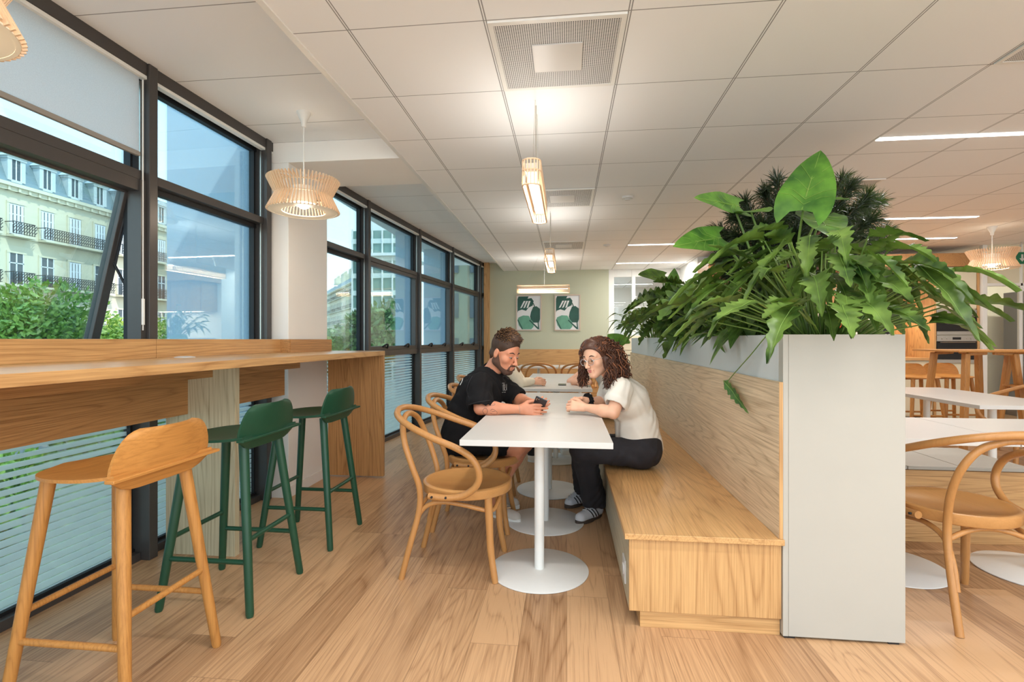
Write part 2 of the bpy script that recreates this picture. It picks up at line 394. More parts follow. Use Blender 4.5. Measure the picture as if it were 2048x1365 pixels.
# ------------------------------------------------------------------ window wall on the left
FP = [(-2.25,1.02),(-2.25,2.52),(-2.215,3.54),(-2.107,5.2),(-1.97,6.64),(-1.82,7.99),(-1.63,9.475),(-1.585,9.75)]
FP = [(-2.25,-.48)] + FP
def bay(i, p, q):
    p3, q3 = Vector((*p, 0)), Vector((*q, 0)); d = (q3-p3); L = d.length; d.normalize(); n = Vector((d.y, -d.x, 0))   # n points into the room
    mt = Matrix(((d.x, n.x, 0, p[0]), (d.y, n.y, 0, p[1]), (0, 0, 1, 0), (0, 0, 0, 1)))
    w = sempty('window_%d' % (i+1), (p[0], p[1], 0))
    def part(nm, boxes, mat, **kw):
        b_ = B()
        for x in boxes: box(b_, *x, mt)
        return OBJ(nm, b_, mat, w, world=True, **kw)
    a, e = .03, L-.03
    part('mullion', [(L-.028, L+.028, -.13, 0, 0, HS)], 'anth', bevel=.003)
    part('window_frame', [(a, e, -.13, -.012, 2.632, HS), (a, e, -.13, -.03, 2.062, 2.112), (a, e, -.13, -.03, 1.012, 1.078),
                          (a, e, -.13, -.05, 0, .045)], 'anth', bevel=.002)
    part('blind_rail', [(a, e, -.05, -.014, 2.612, 2.630)], 'white_metal')
    part('gasket', [(a, e, -.125, -.085, 2.03, 2.061), (a, e, -.125, -.085, 2.60, 2.631), (a, e, -.125, -.085, .046, .062),
                    (L-.06, L-.045, -.125, -.085, .06, 2.6)], 'rubber')
    part('guide_rail', [(L-.048, L-.040, -.045, -.037, 1.08, 2.6)], 'steel')
    part('pane', [(a, e, -.112, -.106, 2.10, 2.64)], 'glass')
    part('pane', [(a, e, -.112, -.106, .04, 1.02)], 'frit')
    if i == 1:
        # top hung sash pushed open at the bottom
        th = math.radians(14)
        rot = mt @ Matrix.Translation((0, -.10, 2.045)) @ Matrix.Rotation(-th, 4, 'X') @ Matrix.Translation((0, .10, -2.045))
        b_ = B()
        for x in ((a, e, -.135, -.085, 1.99, 2.045), (a, e, -.135, -.085, 1.085, 1.14), (a, a+.05, -.135, -.085, 1.085, 2.045), (e-.05, e, -.135, -.085, 1.085, 2.045)): box(b_, *x, rot)
        s = OBJ('sash', b_, 'anth', w, world=True, bevel=.003)
        b_ = B(); box(b_, a+.05, e-.05, -.112, -.106, 1.14, 1.99, rot)
        g = OBJ('pane', b_, 'glass', w, world=True)
        part('window_frame', [(L-.062, e, -.10, -.02, 1.079, 2.061), (a, e, -.10, -.03, 2.0, 2.061)], 'anth')
        b_ = B(); pt = rot @ Vector((e-.02, -.10, 1.62)); pm = mt @ Vector((e-.01, -.09, 1.42)); pu = mt @ Vector((e-.02, -.09, 1.99))
        tube(b_, [pt, pm], .007, 8); tube(b_, [pu, rot @ Vector((e-.02, -.09, 1.62))], .009, 8)
        OBJ('stay_arm', b_, 'black', w, world=True, smooth=True)
    else:
        part('pane', [(a, e, -.112, -.106, 1.06, 2.08)], 'glass')
        if i in (4, 5, 6):
            part('sash', [(a+.005, e-.02, -.10, -.04, 1.079, 1.125), (a+.005, e-.02, -.10, -.04, 2.02, 2.061), (a+.005, a+.045, -.10, -.04, 1.12, 2.03), (e-.06, e-.02, -.10, -.04, 1.12, 2.03)], 'anth', bevel=.002)
            for fx in (.3, .72):
                b_ = B(); P = [mt @ Vector((L*fx-.05, -.035, 1.12)), mt @ Vector((L*fx, -.012, 1.145)), mt @ Vector((L*fx+.03, -.012, 1.135)), mt @ Vector((L*fx+.05, -.03, 1.10))]
                tube(b_, spline(P, 4), .011, 8); OBJ('window_handle', b_, 'black', w, world=True, smooth=True)
    return w, mt, L
bays = [bay(i, FP[i], FP[i+1]) for i in range(len(FP)-1)]

# roller blind in the first bay
w, mt, L = bays[1]
rb = thing('roller_blind', 'grey screen roller blind pulled partly down over the nearest upper window', 'blind', (-2.25, 1.02, 2.6))
bm = B(); box(bm, .05, L-.06, -.036, -.034, 2.205, 2.63, mt); OBJ('blind_fabric', bm, 'blind', rb, world=True)
bm = B(); box(bm, .05, L-.06, -.046, -.024, 2.185, 2.21, mt); OBJ('bottom_bar', bm, plain('taupe bar', srgb(150,144,136), .5), rb, world=True, bevel=.004)
bm = B(); tube(bm, [mt @ Vector((L-.05, -.02, 2.6)), mt @ Vector((L-.05, -.02, 1.25))], .004, 6); tube(bm, [mt @ Vector((L-.05, -.02, 1.42)), mt @ Vector((L-.05, -.02, 1.28))], .009, 8)
OBJ('pull_cord', bm, 'white_metal', rb, world=True, smooth=True, label='pale pull cord with a small weight')

# ------------------------------------------------------------------ outside
fins = [(3.62, -2.36, -3.12, 'wide grey vertical panel outside, left of the white pillar'),
        (6.74, -2.10, -2.36, 'narrow grey vertical panel outside the fourth tall window'),
        (8.12, -1.95, -2.36, 'grey vertical panel outside behind the window blinds stripes near the far wall')]
for Y, xa, xb, lb in fins:
    bm = B(); box(bm, xb, xa, Y, Y+.06, -4.4, 3.2); f = OBJ('facade_fin', bm, 'fin'); tag(f, lb, 'panel', 'vertical panels outside the windows')
bm = B(); box(bm, -120, -2.6, -60, 220, -4.6, -4.5); struct('ground', bm, plain('grey asphalt', srgb(150,148,142), .9, noise=.12, nscale=2))

st1 = plain('cream stone', srgb(208, 200, 174), .8, noise=.06, nscale=1.2)
slate = wood('slate roof', srgb(120, 136, 140), srgb(86, 100, 106), 'Y', scale=.3, contrast=.5)
shut = plain('white shutters', srgb(222, 226, 228), .6); darkwin = plain('dark window glass', srgb(70, 80, 86), .12)
iron = plain('black ironwork', srgb(44, 46, 48), .6)
def arched(name, label, P, Q, rows, zc, zroof, group=None, dz=3.6, pitch=2.2, dormers=True, ww=1.0, detail=True):
    P, Q = Vector((*P, 0)), Vector((*Q, 0)); d = Q-P; L = d.length; d.normalize(); n = Vector((d.y, -d.x, 0))
    mt = Matrix(((d.x, n.x, 0, P.x), (d.y, n.y, 0, P.y), (0, 0, 1, 0), (0, 0, 0, 1)))
    b = thing(name, label, 'building', (P.x, P.y, -4.5))
    bm = B(); box(bm, 0, L, -11, 0, -4.5, zc, mt); OBJ('wall', bm, st1, b, world=True)
    bm = B(); box(bm, -.1, L+.1, -.2, .45, zc-.25, zc, mt); box(bm, -.1, L+.1, -.2, .28, zc-.55, zc-.25, mt)
    for r in rows: box(bm, 0, L, -.1, .10, r-.42, r-.28, mt)
    k = 0
    while k < L: box(bm, k, k+.16, -.1, .36, zc-.55, zc-.26, mt); k += .7
    OBJ('cornice', bm, st1, b, world=True)
    prof = [(0.1, zc), (-.9, zroof-.2), (-1.0, zroof), (-4.5, zroof+1.0), (-8, zroof), (-11, zc)]
    bm = B(); v0 = [bm.verts.new(mt @ Vector((0, y, z))) for y, z in prof]; v1 = [bm.verts.new(mt @ Vector((L, y, z))) for y, z in prof]
    bm.faces.new(v0); bm.faces.new(v1[::-1])
    for i in range(len(prof)): j = (i+1) % len(prof); bm.faces.new((v0[i], v0[j], v1[j], v1[i]))
    OBJ('roof', bm, slate, b, world=True)
    nb = int(L/pitch)
    for i in range(nb):
        x = (i+.5)*pitch
        for j, r in enumerate(rows):
            bm = B(); h = 2.05
            box(bm, x-ww/2-.16, x+ww/2+.16, -.05, .09, r+h, r+h+.14, mt); box(bm, x-ww/2-.16, x-ww/2, -.05, .07, r-.2, r+h, mt); box(bm, x+ww/2, x+ww/2+.16, -.05, .07, r-.2, r+h, mt)
            f = OBJ('window', bm, st1, b, world=True)
            bm = B(); box(bm, x-ww/2, x+ww/2, 0, .015, r-.2, r+h, mt); OBJ('pane', bm, darkwin, f).location = -Vector(b.location)
            if detail:
                bm = B()
                if j == 0 or (i*7+j*3) % 5 == 0:
                    for kx in range(4):
                        xx = x-ww/2+.05+kx*(ww-.1)/3.6
                        box(bm, xx, xx+.17, .02, .05, r-.1, r+h-.05, mt)
                    for kz in range(4): box(bm, x-ww/2, x+ww/2, .02, .055, r-.15+kz*.7, r-.08+kz*.7, mt)
                else:
                    box(bm, x-.04, x+.04, .02, .05, r-.2, r+h, mt); box(bm, x-ww/2, x+ww/2, .02, .05, r+1.3, r+1.37, mt); box(bm, x-ww/2, x-ww/2+.07, .02, .05, r-.2, r+h, mt); box(bm, x+ww/2-.07, x+ww/2, .02, .05, r-.2, r+h, mt)
                OBJ('shutter', bm, shut, f).location = -Vector(b.location)
        if dormers:
            z = zc+.25; bm = B()
            box(bm, x-.60, x-.36, -1.2, .06, z, z+1.55, mt); box(bm, x+.36, x+.60, -1.2, .06, z, z+1.55, mt); box(bm, x-.66, x+.66, -1.2, .12, z+1.55, z+1.72, mt); box(bm, x-.36, x+.36, -1.2, .06, z-.1, z+.08, mt)
            mt2 = mt @ Matrix(((1,0,0,x),(0,0,1,0),(0,1,0,z+1.72),(0,0,0,1)))
            prism(bm, [(-.76,0),(.76,0),(.54,.20),(.28,.38),(0,.46),(-.28,.38),(-.54,.20)], -1.2, .2, mt2)
            dm = OBJ('dormer', bm, plain('dormer stone', srgb(188,196,196), .8) if i == 0 else bpy.data.materials['dormer stone'], b, world=True)
            bm = B(); box(bm, x-.36, x+.36, -.05, -.02, z+.08, z+1.55, mt); OBJ('pane', bm, darkwin, dm).location = -Vector(b.location)
            bm = B(); box(bm, x-.03, x+.03, -.02, .03, z+.08, z+1.55, mt); box(bm, x-.36, x-.29, -.02, .03, z+.08, z+1.55, mt); box(bm, x+.29, x+.36, -.02, .03, z+.08, z+1.55, mt); OBJ('shutter', bm, shut, dm).location = -Vector(b.location)
    # iron balconies: single ones and long ones
    for j, r in enumerate(rows):
        i = 0
        while i < nb:
            m = 1 if (i % 4 == 0) else 3; m = min(m, nb-i)
            xa, xb = (i+.5)*pitch-.75, (i+m-.5)*pitch+.75
            bm = B(); box(bm, xa, xb, 0, .75, r-.42, r-.27, mt)
            bs = OBJ('balcony', bm, st1, b, world=True)
            bm = B(); rr = Vector
            box(bm, xa, xb, .68, .72, r+.62, r+.67, mt); box(bm, xa, xb, .68, .71, r-.2, r-.16, mt)
            x = xa
            while x < xb:
                box(bm, x, x+.03, .69, .72, r-.22, r+.62, mt)
                if detail:
                    for zz in (.0, .25, .45): obox(bm, mt @ Vector((x, .70, r+zz-.1)), mt @ Vector((x+.18, .70, r+zz+.12)), .03, .035)
                x += .18 if detail else .5
            box(bm, xa, xa+.03, 0, .7, r+.6, r+.65, mt); box(bm, xb-.03, xb, 0, .7, r+.6, r+.65, mt)
            o = OBJ('railing', bm, iron, bs); o.location = -Vector(b.location)
            i += m
    return b, mt, L
b1, mtb, Lb = arched('apartment_building', 'long cream stone apartment block with dormers and iron balconies across the street', (-40, 22.6), (-40, 64), (9.05, 5.45, 1.85, -1.75), 12.5, 15.3)
bm = B()
for x in (6, 19, 33): box(bm, x, x+1.6, -3.4, -2.4, 15.0, 17.6, mtb); box(bm, x+.2, x+.5, -3.2, -2.9, 17.4, 17.9, mtb); box(bm, x+.9, x+1.2, -3.2, -2.9, 17.4, 17.9, mtb)
OBJ('chimney', bm, st1, b1, world=True)
b2, mtc, Lc = arched('corner_building', 'distant cream corner block with three chimneys seen right of the white pillar', (-80, 158), (-48, 112), (12.8, 9.3, 5.8, 2.3), 15.4, 17.2, dormers=False, pitch=2.4, ww=1.1, detail=False)
for x in (9, 21, 33):
    bm = B(); box(bm, x, x+4, -4, -2, 16.5, 20.4, mtc)
    for k in range(5): cyl(bm, mtc @ Vector((x+.5+k*.75, -3, 20.4)), mtc @ Vector((x+.5+k*.75, -3, 21.1)), .22, .2, 8)
    OBJ('chimney', bm, st1, b2, world=True)
# glass tower
t1 = thing('glass_tower', 'pale green glass office tower with a white crown seen through the fourth window', 'building', (-28, 70, -4.5))
bm = B(); box(bm, -31, -23.4, 70, 78, -4.5, 17); OBJ('wall', bm, plain('green tower glass', srgb(120, 150, 140), .15, noise=.1, nscale=.6), t1, world=True)
bm = B()
for k in range(8): box(bm, -31.1, -23.3, 69.85, 78, -2.4+k*2.5, -1.7+k*2.5)
OBJ('spandrel', bm, plain('white spandrel', srgb(214,220,212), .5), t1, world=True)
bm = B()
for k in range(6): box(bm, -31+k*1.5, -30.8+k*1.5, 69.7, 69.86, -4.5, 17.2)
OBJ('fin', bm, 'white_metal', t1, world=True)
bm = B(); box(bm, -32.5, -22, 69, 79, 13.2, 13.6); box(bm, -30.5, -24, 70.4, 77, 17, 19.4); OBJ('crown', bm, 'white_metal', t1, world=True)
# pale building with big panes farther down the street, seen through the far windows
b3 = thing('office_building', 'low olive-grey office block outside the windows beside the far wall', 'building', (-14, 34, -4.5))
bm = B(); box(bm, -9.2, -4.6, 34, 42, -4.5, 9); OBJ('wall', bm, plain('olive render', srgb(128,130,112), .8, noise=.05, nscale=1), b3, world=True)
for k in range(2):
    for j in range(4):
        bm = B(); box(bm, -8.8+k*2.2, -7.4+k*2.2, 33.9, 34.02, -3.5+j*3.1, -1.8+j*3.1); OBJ('window', bm, darkwin, b3, world=True)

def tree(name, label, c, r, trunkz, n=3600, ls=.22, mat='treeleaf', group=None, seed=1, sq=.8):
    R = random.Random(seed); t = thing(name, label, 'tree', (c[0], c[1], trunkz), group=group); bm = B()
    lobes = [(Vector((R.uniform(-.55,.55)*r, R.uniform(-.55,.55)*r, R.uniform(-.4,.5)*r*sq)), R.uniform(.45,.62)*r) for _ in range(10)] + [(Vector((0,0,0)), .7*r)]
    for i in range(n):
        lc, lr = lobes[i % len(lobes)]
        v = Vector((R.gauss(0,1), R.gauss(0,1), R.gauss(0,1))).normalized(); p = Vector(c)+lc+v*lr*R.uniform(.8,1.08)
        u = Vector((R.gauss(0,1), R.gauss(0,1), R.gauss(0,1))).normalized(); a = u.cross(v).normalized()
        s = ls*R.uniform(.6,1.3); u = (v*.5+u).normalized()
        q = [bm.verts.new(p+a*s*.5), bm.verts.new(p+u.cross(a)*s), bm.verts.new(p-a*s*.5), bm.verts.new(p-u.cross(a)*s)]
        bm.faces.new(q)
    OBJ('foliage', bm, mat, t, world=True)
    bm = B()
    for lc, lr in lobes[:7]: tube(bm, [Vector((c[0], c[1], trunkz)), Vector((c[0]+lc.x*.1, c[1]+lc.y*.1, c[2]-r*.6)), Vector(c)+lc], [r*.06, r*.045, r*.015], 7)
    OBJ('trunk', bm, 'bark', t, world=True, smooth=True); return t
TG = 'street trees below the windows'
tree('street_tree', 'large round street tree left of the open window sash', (-23.5, 17.6, .4), 4.0, -4.5, 18000, .15, seed=2, group=TG)
tree('street_tree', 'dense street tree in front of the open sash glass', (-20.2, 22.6, -.8), 2.9, -4.5, 14000, .15, seed=3, group=TG)
tree('street_tree', 'bright yellow-green street tree seen through the open gap of the sash', (-26.5, 27.6, .1), 2.9, -4.5, 9000, .15, seed=4, mat=leafmat('yellow green tree leaf', srgb(130,150,60), srgb(190,200,90), .3), group=TG)
tree('street_tree', 'street tree glimpsed beside the second mullion', (-27, 33.0, -.6), 3.0, -4.5, 3500, .28, seed=5, group=TG)
tree('street_tree', 'street tree under the distant corner building', (-26, 54, -.5), 3.6, -4.5, 4000, .3, seed=6, group=TG)
tree('street_tree', 'slender dark street tree in front of the glass tower', (-10.6, 28.0, 1.6), 2.3, -4.5, 4000, .2, seed=7, group=TG, mat='leafdk')
tree('shrub', 'leafy shrub below, seen through the striped lower glass beside the oak stool', (-12.5, 9.4, -2.6), 2.2, -4.5, 7000, .16, seed=8, group='shrubs below the windows')
tree('shrub', 'leafy shrub below, seen through the striped glass at the left edge', (-8.2, 5.0, -3.2), 1.5, -4.5, 3500, .16, seed=9, group='shrubs below the windows')
tree('shrub', 'wide leafy hedge below the window, seen through striped glass behind the oak stool legs', (-6.6, 3.4, -3.6), 1.3, -4.5, 5000, .13, seed=21, group='shrubs below the windows')
tree('shrub', 'low hedge seen through the striped glass between the oak stool and the support panel', (-8.0, 7.2, -3.6), 1.5, -4.5, 5000, .14, seed=22, group='shrubs below the windows')
tree('shrub', 'green shrub outside, seen through striped glass behind the green stools', (-13, 14.5, -2.8), 2.2, -4.5, 4000, .2, seed=10, group='shrubs below the windows')
# parked car below
pc = thing('car', 'dark parked car on the street below, seen through the striped glass', 'car', (-17, 13.5, -4.5))
bm = B(); mtx = Matrix.Translation((-17, 13.5, -4.5)) @ Matrix.Rotation(PI/2, 4, 'Z') @ Matrix(((1,0,0,0),(0,0,1,-.9),(0,1,0,0),(0,0,0,1)))
prism(bm, [(-2.1,.35),(-2.1,.8),(-1.5,.95),(-1.0,1.4),(.6,1.42),(1.3,.98),(2.0,.85),(2.15,.4)], 0, 1.75, mtx)
OBJ('body', bm, plain('dark car paint', srgb(50,56,64), .2), pc, world=True, bevel=.08)
for sx in (-1.3, 1.3):
    for sy in (-.85, .85):
        bm = B(); c_ = Vector((-17+sy, 13.5+sx, -4.18)); cyl(bm, c_-Vector((.12,0,0)), c_+Vector((.12,0,0)), .32, seg=18); OBJ('wheel', bm, 'black', pc, world=True, smooth=True)

# ------------------------------------------------------------------ light
wd = bpy.data.worlds.new('sky'); sc.world = wd; wd.use_nodes = True; wt = wd.node_tree; wt.nodes.clear()
o_ = wt.nodes.new('ShaderNodeOutputWorld'); bg = wt.nodes.new('ShaderNodeBackground'); tc = wt.nodes.new('ShaderNodeTexCoord')
sx = wt.nodes.new('ShaderNodeSeparateXYZ'); rp = wt.nodes.new('ShaderNodeValToRGB')
wt.links.new(tc.outputs['Generated'], sx.inputs[0]); wt.links.new(sx.outputs[2], rp.inputs[0]); wt.links.new(rp.outputs[0], bg.inputs[0]); wt.links.new(bg.outputs[0], o_.inputs[0])
e = rp.color_ramp.elements; e[0].position = 0; e[0].color = (.80, .86, .87, 1); e[1].position = .7; e[1].color = (.26, .52, .86, 1)
m_ = e.new(.25); m_.color = (.60, .77, .90, 1)
bg.inputs[1].default_value = 2.5
sun = bpy.data.lights.new('sun', 'SUN'); sun.energy = 3.3; sun.angle = .01; sun.color = (1, .95, .86)
so = bpy.data.objects.new('sun', sun); C.objects.link(so); so.rotation_euler = Vector((-.62, .36, -.95)).to_track_quat('-Z', 'Y').to_euler(); so.location = (0, 0, 20)
def area(name, loc, sx_, sy_, e_, col, rot=(0, 0, 0), spread=PI):
    l = bpy.data.lights.new(name, 'AREA'); l.shape = 'RECTANGLE'; l.size = sx_; l.size_y = sy_; l.energy = e_; l.color = col; l.spread = spread
    o = bpy.data.objects.new(name, l); C.objects.link(o); o.location = loc; o.rotation_euler = rot; return o
# ------------------------------------------------------------------ bar counter along the windows
bc = thing('bar_counter', 'long high oak bar counter under the windows ending past the white pillar', 'counter', (-1.9, 2.5, 0))
def wpart(nm, boxes, mat, par, bevel=.0015, **kw):
    b_ = B()
    for x in boxes: box(b_, *x)
    return OBJ(nm, b_, mat, par, world=True, bevel=bevel, **kw)
bm = B(); prism(bm, [(-2.145,-1.5),(-1.575,-1.5),(-1.581,4.243),(-2.075,4.243),(-2.075,3.58),(-2.145,3.58)], 1.063, 1.103); OBJ('worktop', bm, 'oakY', bc, world=True, bevel=.002)
wpart('backsplash', [(-2.165,-2.147,-1.5,2.42,1.103,1.203)], 'oakY', bc)
wpart('backsplash', [(-2.165,-2.147,2.424,3.585,1.103,1.203)], 'oakY', bc)
wpart('backsplash', [(-2.165,-2.077,3.567,3.585,1.1031,1.203), (-2.087,-2.072,3.586,4.25,1.1031,1.203)], 'oak_darkY', bc)
wpart('apron', [(-2.118,-2.10,-1.5,2.585,.785,1.063)], 'oak_darkY', bc); wpart('apron', [(-2.118,-2.10,2.625,3.55,.785,1.063)], 'oak_darkY', bc)
wpart('batten', [(-2.0,-1.95,-1.5,2.584,.992,1.063)], 'oak_darkY', bc); wpart('batten', [(-2.0,-1.95,2.626,3.5,.992,1.063)], 'oak_darkY', bc)
wpart('support_panel', [(-2.235,-1.82,2.585,2.624,0,1.063)], wood('oak support panel', srgb(206,196,164), srgb(150,134,102), 'Z'), bc, label='oak support panel with teal daylight in its colour')  # teal window light on this face is mixed into the oak colour
wpart('end_panel', [(-2.085,-1.583,4.203,4.242,.012,1.063)], 'oak_darkZ', bc)
bm = B(); lathe(bm, [(0,.0),(.05,.0),(.05,.004),(.03,.008),(0,.008)], (-2.05,2.5,1.103), 24); g = OBJ('cable_grommet', bm, 'white', None, smooth=True)
tag(g, 'small white round cable cover lying on the bar counter near the window', 'cable cover')

# ------------------------------------------------------------------ bar stool
def make_stool(mat, matleg, label, loc, rz, group):
    t = thing('bar_stool', label, 'bar stool', loc, rz, group)
    # local: sitter looks to +x, backrest at -x ; built with seat height .755
    def seat_z(x, y): return .742 + .020*(abs(y)/.22)**2 + (.012 if x > 0 else .02)*(x/.2)**2
    bm = B(); prof = []
    out = spline([(-.185,-.215,0),(-.08,-.222,0),(.06,-.212,0),(.16,-.15,0),(.215,-.03,0),(.215,.03,0),(.16,.15,0),(.06,.212,0),(-.08,.222,0),(-.185,.215,0)], 4)
    n = len(out); rr = []
    for lay in (0, -.011):
        ring = []
        for f in (1., .8, .6, .4, .2):
            ring.append([bm.verts.new((p.x*f - (1-f)*.0, p.y*f, seat_z(p.x*f, p.y*f)+lay)) for p in out])
        cv = bm.verts.new((0, 0, seat_z(0, 0)+lay)); rr.append((ring, cv))
    for li, (ring, cv) in enumerate(rr):
        for a, b_ in zip(ring, ring[1:]):
            for i in range(n):
                j = (i+1) % n; q = (a[i], a[j], b_[j], b_[i]); bm.faces.new(q if li == 0 else q[::-1])
        for i in range(n):
            j = (i+1) % n; q = (ring[-1][i], ring[-1][j], cv); bm.faces.new(q if li == 0 else q[::-1])
    for i in range(n):
        j = (i+1) % n; bm.faces.new((rr[0][0][0][i], rr[1][0][0][i], rr[1][0][0][j], rr[0][0][0][j]))
    OBJ('seat', bm, mat, t, smooth=True)
    # lip under the back of the seat
    bm = B(); P = []
    ys = [i/12*2-1 for i in range(13)]
    for s in (0, .010):
        P.append([[bm.verts.new((-.178-s + .02*(k), y*.225*(1-.10*k), .762-.052*k*(1-abs(y)**6*.75) )) for y in ys] for k in (0, .5, 1)])
    for s in (0, 1):
        for r in range(2):
            for i in range(12): bm.faces.new((P[s][r][i], P[s][r][i+1], P[s][r+1][i+1], P[s][r+1][i]))
    for r in range(2):
        for i in (0, 12): bm.faces.new((P[0][r][i], P[0][r+1][i], P[1][r+1][i], P[1][r][i]))
    for i in range(12):
        for r in (0, 2): bm.faces.new((P[0][r][i], P[0][r][i+1], P[1][r][i+1], P[1][r][i]))
    box(bm, -.205, -.172, -.235, .235, .757, .768)
    OBJ('seat_lip', bm, mat, t, smooth=True, bevel=.002)
    # backrest: trapezoid ply, rounded upper corners, slightly dished
    outl = spline([(-.205,0,0),(-.185,.06,0),(-.15,.115,0),(-.10,.142,0),(0,.146,0),(.10,.142,0),(.15,.115,0),(.185,.06,0),(.205,0,0)], 4)
    bm = B(); fr = []; bk = []
    rows = 7
    def half(h):
        tb = ((0,.212),(.03,.212),(.06,.205),(.09,.192),(.112,.176),(.128,.158),(.137,.138),(.142,.115))
        for (h0, w0), (h1, w1) in zip(tb, tb[1:]):
            if h0 <= h <= h1: return w0+(w1-w0)*(h-h0)/(h1-h0)
        return tb[-1][1]
    hs = [0, .03, .06, .09, .112, .128, .137, .142]
    G = []
    for s in (0, 1):
        g_ = []
        for h in hs:
            w_ = half(h); w_ = max(w_, .02)
            g_.append([bm.verts.new((-.188 - h*.16 - s*.010 + .03*(1-(k/5-1)**2)*-1 + .03, (k/5-1)*w_, .766+h)) for k in range(11)])
        G.append(g_)
    for s in (0, 1):
        for a, b_ in zip(G[s], G[s][1:]):
            for i in range(10): bm.faces.new((a[i], a[i+1], b_[i+1], b_[i]))
    for r in range(len(hs)-1):
        for i in (0, 10): bm.faces.new((G[0][r][i], G[0][r+1][i], G[1][r+1][i], G[1][r][i]))
    for i in range(10):
        for r in (0, -1): bm.faces.new((G[0][r][i], G[0][r][i+1], G[1][r][i+1], G[1][r][i]))
    OBJ('backrest', bm, mat, t, smooth=True, angle=60)
    ft = {(-1,-1): (-.215,-.205), (-1,1): (-.215,.205), (1,-1): (.215,-.205), (1,1): (.215,.205)}; tp = {k: (k[0]*.135, k[1]*.13) for k in ft}
    def at(k, z): f = z/.74; return Vector((ft[k][0]*(1-f)+tp[k][0]*f, ft[k][1]*(1-f)+tp[k][1]*f, z))
    for k in ft:
        bm = B(); tube(bm, [at(k, .0), at(k, .012), at(k, .4), at(k, .742)], [.014, .017, .0195, .0215], 18); OBJ('leg', bm, matleg, t, smooth=True)
    for a, b_, z in (((-1,-1),(-1,1),.315), ((1,-1),(1,1),.315), ((-1,-1),(1,-1),.225), ((-1,1),(1,1),.225)):
        bm = B(); tube(bm, [at(a, z), at(b_, z)], .011, 12); OBJ('stretcher', bm, matleg, t, smooth=True)
    return t
SG = 'bar stools along the window counter'
s1 = make_stool('stool_oak', 'stool_oakZ', 'natural oak bar stool nearest the camera at the window counter', (-1.575, 1.62, 0), PI, SG)
s2 = make_stool('green', 'green', 'green bar stool in the middle, between the oak stool and the other green one', (-1.575, 2.235, 0), PI, SG)
s3 = dup(s2, (-1.55, 2.925, 0), PI, 'green bar stool farthest along the window counter, in front of the white pillar')
RG = 'oak bar stools at the high table'
s4 = dup(s1, (4.16, 6.48, 0), -PI/2, 'oak bar stool left end of the high table beyond the planter', RG)
s5 = dup(s1, (4.62, 6.62, 0), -PI/2, 'oak bar stool behind the high table in front of the ovens', RG)
s6 = dup(s1, (4.44, 5.30, 0), PI/2, 'oak bar stool on the near side of the high table at the right edge', RG)

# ------------------------------------------------------------------ bentwood armchair
def make_chair(label, loc, rz, group):
    t = thing('bentwood_armchair', label, 'chair', loc, rz, group)
    r = .235; zs = .462
    bm = B(); lathe(bm, [(0,zs-.012),(r-.03,zs-.008),(r-.022,zs-.001),(r-.008,zs),(r,zs-.006),(r,zs-.044),(r-.006,zs-.05),(r-.045,zs-.05),(r-.045,zs-.03),(0,zs-.03)], seg=56)
    OBJ('seat', bm, 'beech_seat', t, smooth=True, angle=50)
    # rear legs and inner hoop, one bent piece
    L_ = [(-.30,-.195,0),(-.262,-.19,.15),(-.215,-.178,.33),(-.212,-.176,.45),(-.245,-.188,.56),(-.285,-.180,.67),(-.312,-.135,.755),(-.325,-.06,.792)]
    R_ = [(x, -y, z) for x, y, z in L_[::-1]]
    bm = B(); tube(bm, spline(L_+[(-.328,0,.80)]+R_, 6), .0155, 12); OBJ('rear_leg_hoop', bm, 'beech', t, smooth=True)
    # arm rail
    A_ = [(-.145,-.246,.437),(-.06,-.252,.432),(.03,-.258,.448),(.095,-.268,.50),(.11,-.278,.565),(.075,-.284,.635),(0,-.284,.682),(-.12,-.272,.725),(-.24,-.236,.772),(-.325,-.165,.808),(-.36,-.07,.826)]
    Rr = [(x, -y, z) for x, y, z in A_[::-1]]
    bm = B(); tube(bm, spline(A_+[(-.366,0,.829)]+Rr, 6), [.0165]*((len(A_)*2)*6+1), 12); OBJ('arm_rail', bm, 'beech', t, smooth=True)
    for sy in (-1, 1):
        P = [(.135,sy*.165,.435),(.142,sy*.168,.30),(.150,sy*.172,.15),(.175,sy*.188,0)]
        bm = B(); tube(bm, spline(P, 5), [.020]*6+[.0185]*5+[.017]*4+[.0155], 12); OBJ('leg', bm, 'beech', t, smooth=True)
        P = [(-.265,sy*.178,.165),(-.235,sy*.172,.27),(-.185,sy*.17,.355),(-.10,sy*.175,.385),(0,sy*.17,.375),(.13,sy*.155,.345),(.165,sy*.12,.35),(.178,sy*.05,.385),(.18,0,.40)]
        bm = B(); tube(bm, spline(P, 5), .0115, 10); OBJ('stretcher', bm, 'beech', t, smooth=True)
        bm = B()
        for x in (-.125, -.055): cyl(bm, (x, sy*.255, .437), (x, sy*.272, .437), .0055, seg=10)
        OBJ('bolt', bm, 'black', t, smooth=True)
    bm = B(); P = [(-.205,-.165,.36),(-.19,-.08,.39),(-.185,0,.40),(-.19,.08,.39),(-.205,.165,.36)]; tube(bm, spline(P, 5), .011, 10); OBJ('stretcher', bm, 'beech', t, smooth=True)
    return t
CG = 'bentwood armchairs at the white tables'
c1 = make_chair('empty bentwood armchair tucked at the front of the nearest white table', (-.525, 2.635, 0), 0, CG)
dup(c1, (-.535, 3.25, 0), 0, 'bentwood armchair the man in the black shirt sits on')
dup(c1, (-.575, 4.02, 0), 0, 'bentwood armchair behind the one the bearded man sits on')
dup(c1, (-.72, 4.98, 0), 0, 'bentwood armchair of the person in the cream long sleeve')
dup(c1, (-.46, 8.22, 0), PI/2, 'bentwood chair seen from behind at the far wall table, left one')
dup(c1, (.20, 8.22, 0), PI/2, 'bentwood chair seen from behind at the far wall table, right one')
